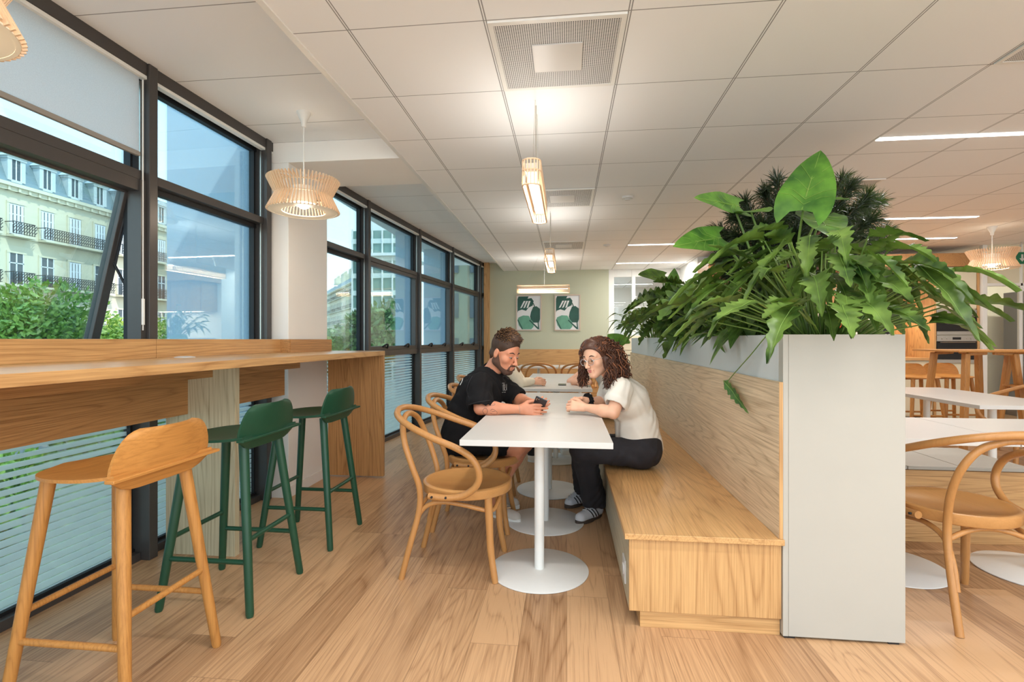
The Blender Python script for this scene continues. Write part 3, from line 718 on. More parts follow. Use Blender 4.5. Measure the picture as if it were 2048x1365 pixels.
dup(c1, (1.762, 2.512, 0), PI/2+.03, 'large bentwood armchair just right of the planter in the foreground')
dup(c1, (3.90, 4.82, 0), PI, 'bentwood chair at the right edge behind the farther white tables')

# ------------------------------------------------------------------ cafe tables
def make_table(label, loc, group):
    t = thing('cafe_table', label, 'table', loc, 0, group)
    bm = B(); box(bm, -.348, .348, -.348, .348, .712, .74); OBJ('tabletop', bm, 'white', t, bevel=.002)
    bm = B(); cyl(bm, (0,0,.008), (0,0,.708), .0255, seg=28); box(bm, -.2, .2, -.02, .02, .700, .712); OBJ('post', bm, 'white_metal', t, smooth=True)
    bm = B(); lathe(bm, [(0,0),(.25,0),(.255,.003),(.255,.007),(.252,.009),(.04,.012),(0,.012)], seg=72); OBJ('foot_disc', bm, 'white_metal', t, smooth=True)
    return t
TG2 = 'square white cafe tables'
XT = -.142
t1_ = make_table('nearest square white table, its front edge facing the camera', (XT, 2.612, 0), TG2)
for y, lb in ((3.312, 'white table the man and the woman in glasses lean on, second from the camera'), (4.012, 'third white table, with its far edge before the gap in the row'),
              (5.05, 'fourth white table, after the gap, with a dark phone on it'), (5.75, 'fifth white table in the centre row, behind the clasped hands'), (6.45, 'last white table of the centre row')):
    dup(t1_, (XT if y < 4.5 else -.11, y, 0), 0, lb)
dup(t1_, (-.49, 8.83, 0), 0, 'white table by the far wall bench, left one'); dup(t1_, (.23, 8.83, 0), 0, 'white table by the far wall bench, right one')
dup(t1_, (1.70, 2.86, 0), 0, 'white table directly right of the planter behind the bentwood chair')
dup(t1_, (2.40, 2.86, 0), 0, 'white table at the right edge of the photo beside the planter table')
dup(t1_, (3.22, 4.19, 0), 0, 'nearer white table of the pair in the room behind the planter'); dup(t1_, (3.22, 4.89, 0), 0, 'farther white table of the pair behind the planter')

# ------------------------------------------------------------------ bench with planter behind
YE = 6.85
bn = thing('bench', 'long oak bench against the planter with a tall backrest', 'bench', (.55, 4.4, 0))
wpart('seat', [(.238, .865, 2.105, YE, .376, .40)], 'oakY', bn, bevel=.002)
wpart('front_panel', [(.258, .276, 2.142, YE, .073, .376)], wood('bench front oak', srgb(196,184,156), srgb(140,126,98), 'Y'), bn, label='greyish oak front panel')
wpart('end_panel', [(.258, .86, 2.125, 2.142, .073, .376)], 'oakZ', bn)
wpart('plinth', [(.304, .86, 2.14, YE, .0, .073)], 'oakX', bn)
wpart('backrest', [(.846, .8605, 2.116, YE, .40, 1.03)], 'oak_paleY', bn)
wpart('edge_strip', [(.846, .8607, 2.112, 2.1159, .40, 1.03)], 'oakZ', bn)
for q in [PX(1250, 1137, .258)]:
    s_ = thing('power_socket', 'white power socket low on the bench front panel', 'socket', (.258, q.y, q.z))
    bm = B(); box(bm, -.007, 0, -.045, .045, -.05, .05); OBJ('plate', bm, 'white', s_, bevel=.002)
    bm = B(); cyl(bm, (-.011,0,0), (-.006,0,0), .025, seg=20); OBJ('outlet', bm, 'white', s_, smooth=True)
pl = thing('planter', 'tall light grey laminate planter box dividing the room', 'planter', (1.09, 4.4, 0))
wpart('end_panel', [(.884, 1.318, 2.118, 2.136, .01, 1.221)], 'planter', pl)
wpart('corner_post', [(.862, .883, 2.117, 2.16, .01, 1.221)], 'planter', pl)
wpart('side_panel', [(.862, .88, 2.16, YE, .01, 1.2205)], 'planterw', pl); wpart('side_panel', [(1.30, 1.318, 2.137, YE, .01, 1.2205)], 'planter', pl)
wpart('end_panel', [(.88, 1.30, YE-.018, YE, .01, 1.2205)], 'planter', pl)
wpart('soil', [(.881, 1.299, 2.137, YE-.02, 1.02, 1.155)], 'soil', pl, bevel=0)
wpart('foot', [(.87, .91, 2.125, 2.165, 0, .01), (1.26, 1.3, 2.125, 2.165, 0, .01), (.87, .91, YE-.06, YE-.02, 0, .01), (1.26, 1.3, YE-.06, YE-.02, 0, .01)], 'black', pl, bevel=0)

# far wall bench
fb = thing('wall_bench', 'oak bench with a panelled back along the sage green far wall', 'bench', (-.4, 9.5, 0))
wpart('backrest', [(-1.49, .78, YB-.03, YB-.001, .0, 1.014)], 'oakX', fb); wpart('seat', [(-1.49, .78, 9.30, YB-.031, .42, .45)], 'oakX', fb); wpart('base', [(-1.49, .78, 9.34, YB-.031, 0, .42)], 'oakX', fb)
# drawers
dc = thing('drawer_cabinet', 'pale drawer cabinet in front of the glazed white partition', 'cabinet', (1.13, 9.5, 0))
wpart('body', [(.86, 1.85, 9.32, 9.74, 0, 1.27)], 'kitchen', dc)
for xx in (.87, 1.36):
    for k in range(5):
        d_ = wpart('drawer', [(xx, xx+.48, 9.30, 9.319, .05+k*.24, .28+k*.24)], 'kitchen', dc, bevel=.003)
        bm = B(); box(bm, xx+.2-1.13, xx+.28-1.13, 9.29-9.5, 9.3-9.5, .19+k*.24, .205+k*.24); OBJ('handle', bm, 'black', d_)

# bench on the right with pale seat pads
rbn = thing('low_bench', 'low oak bench with pale grey seat pads behind the right hand tables', 'bench', (2.1, 3.5, 0))
wpart('base', [(1.34, 2.66, 3.22, 3.74, 0, .425)], 'oakX', rbn)
for a in (1.33, 2.0, 2.3): wpart('seat_pad', [(a, {1.33:1.995, 2.0:2.295, 2.3:2.68}[a], 3.19, 3.76, .435, .455)], 'planter', rbn, bevel=.003)
wpart('gap', [(1.36, 2.64, 3.24, 3.72, .425, .435)], 'black', rbn, bevel=0)  # black strip stands in for the shadow beneath the seat pads

# ------------------------------------------------------------------ high tables
def make_high(label, loc, group):
    t = thing('high_table', label, 'table', loc, 0, group)
    bm = B(); box(bm, -.37, .37, -.34, .34, 1.075, 1.095); OBJ('tabletop', bm, 'stool_oak', t, bevel=.004)
    for sx in (-1, 1):
        for sy in (-1, 1):
            bm = B(); obox(bm, (sx*.22, sy*.22, 1.06), (sx*.30, sy*.29, 0), .05, .06, up=(0,1,0)); obox(bm, (sx*.21, sy*.22, 1.055), (sx*.03, sy*.22, 1.065), .03, .035)
            OBJ('leg', bm, 'stool_oakZ', t, bevel=.008)
    for sy in (-1, 1):
        bm = B(); box(bm, -.29, .29, sy*.27-.01, sy*.27+.01, .27, .30); OBJ('foot_rail', bm, 'black', t)
    return t
h1 = make_high('oak high table in front of the kitchen, left of two', (4.22, 5.74, 0), 'oak high tables'); dup(h1, (4.965, 5.74, 0), 0, 'oak high table in front of the kitchen, cut by the right edge')

# ------------------------------------------------------------------ slatted round pendants
def make_pendant(label, loc, hc, scale, group, rod):
    t = thing('pendant_lamp', label, 'lamp', loc, 0, group)      # origin at the waist
    R1, R0, h = .24, .185, .112
    bm = B()
    N_ = 60
    for k in range(N_):
        a = 2*PI*k/N_; mt = Matrix.Rotation(a, 4, 'Z')
        for (r0, z0, r1, z1) in ((R1, h, R0, 0), (R0, 0, R1, -h)):
            p, q = mt @ Vector((r0, 0, z0)), mt @ Vector((r1, 0, z1)); obox(bm, p, q, .0065, .014, up=mt @ Vector((1,0,0)))
        obox(bm, mt @ Vector((R1, 0, h)), mt @ Vector((.16, 0, h-.03)), .005, .006); 
    OBJ('slats', bm, 'birch', t, label='birch slats')
    bm = B()
    for z, r in ((-h, .225), (-.0, R0-.012), (h-.03, .16)):
        lathe(bm, [(r-.006, z-.003), (r+.006, z-.003), (r+.006, z+.003), (r-.006, z+.003)], seg=60, close=True)
    lathe(bm, [(.145,-h-.002),(.232,-h-.002),(.232,-h+.003),(.145,-h+.003)], seg=60, close=True)
    OBJ('ring', bm, plain('pale lamp ring', srgb(240,228,206), .5), t, smooth=True)
    bm = B(); lathe(bm, [(.075,.06),(.085,-.02),(.085,-.06),(.083,-.06),(.083,-.02),(.073,.06)], seg=32, close=True); OBJ('inner_shade', bm, plain('white inner shade', srgb(250,244,232), .4), t, smooth=True)
    bm = B(); ball(bm, (0,0,-.045), .05, 20); OBJ('bulb', bm, 'bulb', t, smooth='all')
    bm = B(); cyl(bm, (0,0,0), (0,0,rod/scale-.05), .0045, seg=8); cyl(bm, (0,0,.0),(0,0,.07),.02,seg=16); OBJ('rod', bm, 'white_metal', t, smooth=True)
    bm = B(); zt = rod/scale; lathe(bm, [(.0,zt-.105),(.012,zt-.105),(.016,zt-.10),(.018,zt-.075),(.048,zt-.008),(.048,zt),(0,zt)], seg=32); OBJ('canopy', bm, 'white_metal', t, smooth=True)
    t.scale = (scale,)*3
    l = bpy.data.lights.new('lamp_light', 'POINT'); l.energy = 4; l.color = (1,.84,.66); l.shadow_soft_size = .06
    lo = bpy.data.objects.new('lamp_light', l); C.objects.link(lo); lo.parent = t; lo.location = (0,0,-.11)
    return t
p0 = make_pendant('slatted wooden pendant lamp above the counter between the windows and the pillar', (-1.725, 3.14, 2.15), HS, .93, 'round slatted pendant lamps', HS-2.15)
dup(p0, (-1.69, 1.11, 2.14), 0, 'slatted wooden pendant lamp cut off at the top left corner')
make_pendant('slatted wooden pendant lamp hanging over the high table at the right', (5.03, 6.55, 2.155), HM, 1.0, 'round slatted pendant lamps', HM-2.155)
# linear slatted pendants
def make_linear(label, loc, rz, group, wires=((0,.0),)):
    t = thing('linear_pendant', label, 'lamp', loc, rz, group)    # local length along y, origin bottom centre
    L_, W_, H_ = .86, .045, .13; bm = B()
    def rp(s):   # stadium outline
        out = []
        for k in range(9): a = PI*k/8; out.append((W_*math.cos(a), L_/2-W_+W_*math.sin(a)))
        for k in range(9): a = PI+PI*k/8; out.append((W_*math.cos(a), -L_/2+W_+W_*math.sin(a)))
        return out
    o_ = rp(0); P = []
    for (a, b_) in zip(o_, o_[1:]+o_[:1]):
        d = math.hypot(b_[0]-a[0], b_[1]-a[1]); m = max(1, round(d/.0125))
        for k in range(m): P.append((a[0]+(b_[0]-a[0])*k/m, a[1]+(b_[1]-a[1])*k/m))
    for x, y in P: box(bm, x-.003, x+.003, y-.003, y+.003, 0, H_)
    OBJ('slats', bm, 'birch', t, label='birch slats')
    bm = B()
    for z in (.002, H_-.004, .075): tube(bm, [(x, y, z) for x, y in o_], .0045, 6, closed=True)
    OBJ('rim', bm, 'birch', t, smooth=True)
    bm = B(); box(bm, -.026, .026, -L_/2+.03, L_/2-.03, .06, .066); OBJ('diffuser', bm, 'ledwarm', t)
    bm = B(); box(bm, -.028, .028, -L_/2+.02, L_/2-.02, .0665, .11); OBJ('housing', bm, 'white_metal', t)
    zt = HM-loc[2]; bm = B()
    for x, y in ((0,-.02),(0,-.30),(0,.3)): tube(bm, [(x, y, H_-.02), (x, y*.3, zt) if y else (x,y,zt)], .0012, 5)
    cyl(bm, (0,-.02,.1), (0,-.02,zt), .003, seg=6)
    OBJ('cable', bm, 'steel', t)
    return t
l1 = make_linear('slatted linear pendant lamp over the nearest white tables', (-.176, 2.90, 1.97), 0, 'linear slatted pendants')
dup(l1, (-.172, 5.36, 1.97), 0, 'slatted linear pendant lamp over the middle of the table row')
dup(l1, (-.385, 8.25, 1.97), PI/2, 'slatted linear pendant lamp seen sideways in front of the two pictures')

# ------------------------------------------------------------------ ceiling fittings
def vent(label, x, y, rz=0):
    t = thing('ceiling_vent', label, 'vent', (x, y, HM), rz, 'square ceiling diffusers')
    bm = B(); box(bm, -.27, .27, -.27, .27, -.006, 0); OBJ('perforated_plate', bm, 'perf', t)
    bm = B()
    for a in ((-.292,.292,-.292,-.27),(-.292,.292,.27,.292),(-.292,-.27,-.27,.27),(.27,.292,-.27,.27)): box(bm, *a, -.008, 0)
    OBJ('frame', bm, 'white_metal', t); bm = B(); box(bm, -.115, .115, -.115, .115, -.012, -.006); OBJ('blank_plate', bm, 'white', t); return t
v1 = vent('large perforated square ceiling diffuser at the top centre of the photo', -.043, 2.388)
dup(v1, (-.043, 4.788, HM), 0, 'perforated ceiling diffuser behind the first linear pendant'); dup(v1, (-.043, 7.188, HM), 0, 'perforated ceiling diffuser above the second linear pendant, farthest')
dup(v1, (2.357, 2.388, HM), 0, 'perforated ceiling diffuser cut by the top right edge'); dup(v1, (2.357, 4.788, HM), 0, 'perforated ceiling diffuser above the dark pine-like plant')
for x, y, lb in ((.569, 4.812, 'round white smoke detector on the ceiling, nearer one'), (.568, 7.215, 'round white smoke detector on the ceiling, farther one')):
    bm = B(); lathe(bm, [(0,-.03),(.025,-.03),(.03,-.022),(.05,-.018),(.055,0),(0,0)], (x, y, HM), 28); tag(OBJ('smoke_detector', bm, 'white', None, smooth=True), lb, 'smoke detector', 'smoke detectors')
def led(x0, x1, y, lb):
    t = thing('ceiling_light', lb, 'ceiling light', ((x0+x1)/2, y, HM), 0, 'linear ceiling lights'); w_ = (x1-x0)/2
    bm = B(); box(bm, -w_, w_, -.03, .03, -.004, 0); OBJ('frame', bm, 'white_metal', t)
    bm = B(); box(bm, -w_+.008, w_-.008, -.024, .024, -.007, -.004); OBJ('diffuser', bm, 'led', t)
led(2.06, 3.26, 3.60, 'long bright ceiling light strip at the upper right'); led(3.26, 4.46, 5.99, 'long ceiling light strip above the kitchen side, right of the plants')
led(.86, 2.06, 7.24, 'ceiling light strip left of the plants, nearer of two'); led(.86, 2.06, 8.96, 'ceiling light strip nearest the glazed partition')
led(3.90, 5.10, 7.2, 'short looking ceiling light strip glimpsed above the leaves')

# pictures
for x0, x1, z0, z1, k, lb in ((-.985, -.487, 1.373, 2.072, 0, 'framed leaf print on the green wall, left one'), (-.236, .262, 1.373, 2.072, 1, 'framed leaf print on the green wall, right one')):
    t = thing('picture', lb, 'picture', ((x0+x1)/2, YB-.001, z0), 0, 'framed leaf prints'); w_, h_ = x1-x0, z1-z0
    bm = B()
    for a in ((-w_/2, w_/2, 0, .02), (-w_/2, w_/2, h_-.02, h_), (-w_/2, -w_/2+.02, .02, h_-.02), (w_/2-.02, w_/2, .02, h_-.02)): box(bm, a[0], a[1], -.03, 0, a[2], a[3])
    OBJ('frame', bm, 'steel' if 0 else plain('champagne frame', srgb(196,176,158), .4) if k == 0 else bpy.data.materials['champagne frame'], t)
    bm = B(); box(bm, -w_/2+.02, w_/2-.02, -.012, -.008, .02, h_-.02); OBJ('paper', bm, plain('white paper', srgb(226,226,226), .6) if k == 0 else bpy.data.materials['white paper'], t)
    def shape(poly, mat, yy, nm):
        b_ = B(); vs = [b_.verts.new((-w_/2+.03+px*(w_-.06), yy, .03+py*(h_-.06))) for px, py in poly]; b_.faces.new(vs)
        bmesh.ops.triangulate(b_, faces=b_.faces); r_ = bmesh.ops.extrude_face_region(b_, geom=b_.faces[:])
        for v in r_['geom']:
            if isinstance(v, bmesh.types.BMVert): v.co.y -= .0008
        OBJ(nm, b_, mat, t)
    gA = M['pgA'] = M.get('pgA') or plain('print dark green', srgb(40,84,74), .6, noise=.3, nscale=8); gB = M['pgB'] = M.get('pgB') or plain('print mid green', srgb(104,160,136), .6, noise=.3, nscale=8); wh = bpy.data.materials['white paper']
    shape([(0,.50),(.03,.56),(.2,.60),(.38,.56),(.5,.66),(.68,.72),(.72,.86),(.62,.95),(.45,.93),(.5,1),(.05,1),(0,.92)], gA, -.013, 'leaf_print')
    for dx in (0, .14, .28): shape([(.12+dx,.64),(.2+dx,.66),(.36+dx*.8,.86),(.28+dx*.8,.86)], wh, -.0142, 'leaf_slit')
    shape([(.62,.25),(.70,.2),(.95,.2),(1,.3),(1,.62),(.85,.70),(.7,.68),(.6,.52),(.56,.38)], gA, -.013, 'leaf_print')
    shape([(0,.28),(.05,.36),(.25,.42),(.5,.41),(.60,.30),(.7,.22),(.72,.08),(.62,.0),(.2,.0),(.06,.12)], gB, -.0145, 'leaf_print')
    shape([(.68,.80),(.72,.80),(.90,.5),(.97,0),(.92,0),(.87,.45)], gA, -.0155, 'stem_print'); shape([(.2,0),(.25,0),(.03,.3),(.0,.28)], gA, -.0155, 'stem_print'); shape([(.52,.26),(.55,.29),(.97,.02),(.9,0)], gA, -.0158, 'stem_print')

# ------------------------------------------------------------------ kitchen beyond the planter
kt = thing('kitchen_counter', 'cream kitchen base cabinets with an oak worktop behind the plants', 'kitchen cabinet', (3.7, 8.1, 0))
wpart('body', [(2.2, 5.26, 7.87, 8.44, .08, .90)], 'kitchen', kt); wpart('plinth', [(2.22, 5.24, 7.93, 8.44, 0, .08)], 'black', kt); wpart('worktop', [(2.2, 5.262, 7.83, 8.445, .90, .935)], 'oakX', kt)
for k in range(5): wpart('door', [(2.21+k*.61, 2.80+k*.61, 7.85, 7.869, .1, .88)], 'kitchen', kt, bevel=.003)
wpart('splash_panel', [(4.76, 5.262, 8.41, 8.446, .935, 1.9)], 'oak_darkZ', kt, label='warm lit oak splash panel')
up = thing('wall_cabinet', 'oak wall cabinets and soffit above the kitchen counter', 'kitchen cabinet', (3.9, 8.1, 2.0))
wpart('soffit', [(2.12, 5.86, 7.82, 8.445, 2.25, 2.44)], 'oak_darkY', up)
for k in range(4): wpart('door', [(2.22+k*.63, 2.84+k*.63, 8.06, 8.08, 1.72, 2.24)], 'oak_darkZ', up)
wpart('body', [(2.2, 4.75, 8.08, 8.445, 1.72, 2.249)], 'oak_darkY', up); 
bm = B(); box(bm, 2.3, 5.2, 8.2, 8.24, 1.715, 1.7195); bx_ = OBJ('under_light', bm, 'ledwarm', up, world=True)
ov = thing('oven_cabinet', 'tall cream oven cabinet framed in oak', 'kitchen cabinet', (5.56, 8.1, 0))
wpart('body', [(5.29, 5.83, 7.87, 8.44, .0, 2.249)], 'kitchen', ov); wpart('side_panel', [(5.264, 5.289, 7.84, 8.44, 0, 2.249), (5.831, 5.86, 7.84, 8.44, 0, 2.249)], 'oakZ', ov)
wpart('door', [(5.295, 5.825, 7.85, 7.869, 1.645, 2.24)], 'kitchen', ov); wpart('drawer', [(5.295, 5.825, 7.85, 7.869, .45, .85)], 'kitchen', ov); wpart('drawer', [(5.295, 5.825, 7.85, 7.869, .1, .445)], 'kitchen', ov)
for z0, z1, nm, lb in ((1.27, 1.63, 'microwave', 'built-in steel microwave, upper appliance beyond the leaves'), (.865, 1.262, 'oven', 'built-in steel oven below the microwave')):
    o = thing(nm, lb, 'oven' if nm == 'oven' else 'microwave', (5.56, 7.84, z0)); H_ = z1-z0
    bm = B(); box(bm, -.262, .262, 0, .029, H_-.085, H_); OBJ('control_panel', bm, 'steel', o, bevel=.002)
    bm = B(); box(bm, -.262, .262, 0, .029, 0, .05); OBJ('frame', bm, 'steel', o, bevel=.002)
    bm = B(); box(bm, -.262, .262, 0, .029, .051, H_-.086); OBJ('door', bm, 'smoke', o, bevel=.002)
    bm = B(); box(bm, -.055, .055, -.002, 0, H_-.062, H_-.028); OBJ('display', bm, 'smoke', o)
    for x in (-.19, -.13, .13, .19): bm = B(); cyl(bm, (x,-.012,H_-.045), (x,0,H_-.045), .012 if abs(x) > .15 else .006, seg=14); OBJ('knob', bm, 'steel', o, smooth=True)
    bm = B(); tube(bm, [(-.23,-.02,H_-.10),(.23,-.02,H_-.10)], .006, 8); OBJ('handle', bm, 'steel', o)
cm = thing('coffee_machine', 'black coffee machine with a lit control panel at the right end of the planter leaves', 'coffee machine', (4.62, 8.05, .935))
bm = B(); box(bm, -.15, .15, -.1, .25, 0, .46); OBJ('body', bm, 'black', cm, bevel=.01)
bm = B(); box(bm, -.135, .135, -.108, -.1, .30, .44); OBJ('control_panel', bm, 'smoke', cm, bevel=.003)
bm = B()
for k in range(5):
    for j in range(2): box(bm, -.11+k*.05, -.085+k*.05, -.110, -.108, .33+j*.05, .348+j*.05)
OBJ('buttons', bm, 'white', cm); bm = B(); box(bm, -.11, .11, -.16, -.1, 0, .03); OBJ('drip_tray', bm, 'steel', cm)
rc = thing('drinks_dispenser', 'tall red drinks dispenser glimpsed between the leaf stems', 'dispenser', (4.05, 8.1, .935))
bm = B(); box(bm, -.08, .08, -.12, .2, .25, .8); OBJ('body', bm, plain('orange red plastic', srgb(222, 64, 30), .4), rc, bevel=.02); bm = B(); box(bm, -.08, .08, -.1, .2, 0, .25); OBJ('base', bm, 'black', rc, bevel=.01)
# glazed partition at the right with a store behind it
w9 = sempty('window_9', (5.88, 7.84, 0))
bm = B()
for x0, x1 in ((5.87,5.93),(6.36,6.385),(7.2,7.24)): box(bm, x0, x1, 7.80, 7.86, 0, HM)
box(bm, 5.93, 7.24, 7.80, 7.86, 1.96, 2.0); box(bm, 5.93, 7.24, 7.80, 7.86, 0, .06)
OBJ('window_frame', bm, 'white_metal', w9, world=True, bevel=.002)
bm = B(); box(bm, 5.93, 7.2, 7.825, 7.835, .06, 1.96); OBJ('pane', bm, 'glass_in', w9, world=True); bm = B(); box(bm, 5.93, 7.2, 7.825, 7.835, 2.0, HM); OBJ('pane', bm, 'kitchen', w9, world=True)
bm = B(); box(bm, 5.87, 8.9, 9.3, 9.35, 0, HM); struct('wall_store', bm, 'kitchen')
dr = sempty('door_1', (6.9, 9.29, 0)); bm = B(); box(bm, 6.95, 7.57, 9.26, 9.295, 0, 2.1); OBJ('door_leaf', bm, 'kitchen', dr, world=True, bevel=.004)
bm = B(); box(bm, 6.89, 6.95, 9.25, 9.295, 0, 2.16); box(bm, 7.57, 7.63, 9.25, 9.295, 0, 2.16); box(bm, 6.95, 7.57, 9.25, 9.295, 2.1, 2.16); OBJ('door_frame', bm, 'white', dr, world=True)
bm = B(); cyl(bm, (7.02, 9.2, 1.0), (7.02, 9.26, 1.0), .012); cyl(bm, (7.02, 9.2, 1.0), (7.14, 9.2, 1.0), .01); OBJ('door_handle', bm, 'steel', dr, world=True)
fr = thing('fridge', 'tall dark glass fronted fridge behind the right hand glass partition', 'fridge', (7.0, 8.6, 0))
bm = B(); box(bm, 7.0, 7.7, 8.3, 8.9, 0, 1.95); OBJ('body', bm, plain('dark grey fridge', srgb(84,78,72), .3), fr, world=True, bevel=.005); bm = B(); box(bm, 7.02, 7.68, 8.28, 8.3, .3, 1.9); OBJ('door', bm, 'smoke', fr, world=True)
bm = B(); box(bm, 7.05, 7.07, 8.24, 8.28, .9, 1.4); OBJ('handle', bm, 'steel', fr, world=True)
ex = thing('exit_sign', 'small green exit sign with a white arrow beside the right pendant lamp', 'sign', (6.2, 7.6, 2.24)); 
bm = B(); box(bm, -.055, .055, -.015, .015, 0, .16); OBJ('panel', bm, plain('exit green', srgb(22, 110, 74), .4), ex, bevel=.002)
bm = B(); mx_ = Matrix(((1,0,0,0),(0,0,1,-.018),(0,1,0,0),(0,0,0,1))); prism(bm, [(-.012,.13),(-.012,.075),(-.035,.075),(0,.03),(.035,.075),(.012,.075),(.012,.13)], 0, .003, mx_); OBJ('arrow', bm, 'white', ex)
bm = B(); cyl(bm, (0,0,.16), (0,0,HM-2.24), .004, seg=8); OBJ('hanger', bm, 'steel', ex)
# phone on the far table
ph = thing('smartphone', 'dark phone lying on the fourth white table', 'phone', (-.045, 5.12, .7405)); bm = B(); box(bm, -.04, .04, -.075, .075, 0, .008); OBJ('body', bm, 'smoke', ph, bevel=.003)

# ------------------------------------------------------------------ lamps: every light sits in a fixture
def ledlight(x0, x1, y, e_, col=(1,.985,.965)):
    area('ceiling_light_lamp', ((x0+x1)/2, y, HM-.0085), x1-x0-.02, .046, e_, col)
for a in ((2.06,3.26,3.60),(3.26,4.46,5.99),(3.90,5.10,7.2)): ledlight(*a, 12)
for a in ((.86,2.06,7.24),(.86,2.06,8.96)): ledlight(*a, 18)
for k, (x0, x1, y) in enumerate(((-.9,.3,1.2),(.9,2.1,1.2),(2.7,3.9,1.2),(-.3,.9,-.1),(1.5,2.7,-.1),(3.3,4.5,-.1),(-.9,.3,-1.4),(.9,2.1,-1.4),(2.7,3.9,-1.4))):
    led(x0, x1, y, 'linear ceiling light above or behind the camera, out of the photo'); ledlight(x0, x1, y, 11)
for x, y, rz in ((-.176,2.90,0),(-.172,5.36,0),(-.385,8.25,PI/2)): area('pendant_lamp_light', (x, y, 1.97+.058), .05, .78, 5, (1,.93,.84), (0,0,rz)); area('pendant_lamp_light', (x, y, 1.97+.115), .05, .78, 2.2, (1,.96,.90), (PI,0,rz))  # the upward lamp on each pendant is added to brighten the ceiling
led(2.06, 3.26, 11.4, 'ceiling light in the room behind the glazed partition'); ledlight(2.06, 3.26, 11.4, 30)
led(6.5, 7.7, 8.3, 'ceiling light in the store behind the right partition'); ledlight(6.5, 7.7, 8.3, 20)
area('under_cabinet_lamp', (3.75, 8.22, 1.714), 2.8, .035, 16, (1,.82,.6))
sc.view_settings.exposure = 0.38
# ------------------------------------------------------------------ plants in the planter
def leaf(bm, base, d, n, L, W, kind='lobed', droop=.35, fold=.25, wave=.0, vb=None, rs=None, back=0.0):
    """leaf blade: base point, direction, normal, length, full width. kind: lobed, heart, blade, cut"""
    base = Vector(base); d = Vector(d).normalized(); n = Vector(n); n = (n-d*n.dot(d)).normalized(); s = d.cross(n)
    st = 26 if kind in ('lobed', 'cut') else 12; rows = []
    for i in range(st+1):
        t = i/st
        if kind == 'heart': w = (math.sin(PI*min(1, (t+.10)/1.1)**.62))**.8 if t < 1 else 0
        elif kind == 'blade': w = math.sin(PI*t**.7)**.9
        elif kind == 'cut':
            w = math.sin(PI*(t*.9+.08)**.7)**.7*(1-.62*(.5+.5*math.cos(2*PI*t*6.5)) ** 1.6)
        else:
            w = (math.sin(PI*(t*.93+.05)**.62))**.9*(1-.40*(.5+.5*math.cos(2*PI*t*6)) ** 1.2)*(1-.25*t)
        if i == st: w = 0.01
        w = max(w, .012)*W/2
        z = -droop*t*t; p = base + d*L*t + Vector((0,0,1))*z*L
        row = []
        for k in (-1, -.55, 0, .55, 1):
            sw = abs(k)*(.12 if kind in ('lobed', 'cut') else -back*(1-t)**2)*L
            if kind == 'heart': sw = -abs(k)**2*back*L*(1-t)**2
            up = fold*abs(k)*w + wave*math.sin(t*13+k*2)*w
            row.append(bm.verts.new(p + s*k*w + n*up + d*sw*(.6 if k in (-1, 1) else .3)))
        rows.append(row)
        if vb is not None and i < st: 
            pass
    for a, b_ in zip(rows, rows[1:]):
        for k in range(4): bm.faces.new((a[k], a[k+1], b_[k+1], b_[k]))
    if vb is not None:
        P = [r[2].co + n*.0012 for r in rows[::3]]+[rows[-1][2].co]
        tube(vb, P, [.0022*(L/.25)*(1-.8*i/(len(P)-1)) for i in range(len(P))], 4, cap=False)
        if kind == 'heart':
            for t_, k_ in ((1,4),(1,0),(2,4),(2,0),(4,4),(4,0),(6,4),(6,0)):
                a = rows[min(t_, st-1)][2].co; e_ = rows[min(t_+3, st-1)][k_].co
                tube(vb, [a+n*.001, a.lerp(rows[min(t_+2, st-1)][1 if k_ == 0 else 3].co, .9)+n*.001, e_+n*.0005], [.0013, .001, .0004], 4, cap=False)
def rosette(name, label, c, n, plen, L, W, seed, kind='lobed', el=(12, 85), mat='leaf', bias=None, group=None, spread=.07, squash=1., az=None):
    R = random.Random(seed); t = thing(name, label, 'plant', c, group=group); fb_, sb, vb = B(), B(), B()
    for i in range(n):
        a = R.uniform(0, 2*PI) if az is None else R.uniform(*az); e_ = math.radians(R.uniform(*el)); l = plen*R.uniform(.72, 1.08)
        if bias: l *= 1+bias*math.cos(a)
        b0 = Vector((math.cos(a)*spread*R.uniform(.1,1), math.sin(a)*spread*R.uniform(.1,1)*1.2, 0))
        h = Vector((math.cos(a), math.sin(a), 0))
        p1 = b0 + (h*math.cos(e_)*.45+Vector((0,0,1))*math.sin(e_)*.62)*l
        p2 = b0 + (h*math.cos(e_)+Vector((0,0,1))*math.sin(e_)*squash)*l
        wz = Vector(c)+p2
        if wz.z > 2.36: p2.z = 2.36-c[2]
        if -.26 < (Vector(c)+p2).x-1.09 < .26 and (Vector(c)+p2).z < 1.24: p2.z = 1.24-c[2]+.03
        tube(sb, [b0, p1, p2], [.0045, .0038, .003], 5, cap=False)
        dd = (h*R.uniform(.7,1.1)+Vector((0,0,R.uniform(-.55,.35)))+Vector((R.uniform(-.3,.3), R.uniform(-.3,.3), 0))).normalized()
        sc_ = R.uniform(.72, 1.12)
        leaf(fb_, p2, dd, Vector((0,0,1))+h*R.uniform(-.1,.5)+Vector((R.uniform(-.35,.35), R.uniform(-.35,.35), 0)), L*sc_, W*sc_, kind, R.uniform(.15,.75), R.uniform(.1,.45), .08, vb)
    OBJ('foliage', fb_, mat, t, smooth='all'); OBJ('stems', sb, 'stem', t, smooth=True); OBJ('leaf_veins', vb, 'vein', t)
    return t
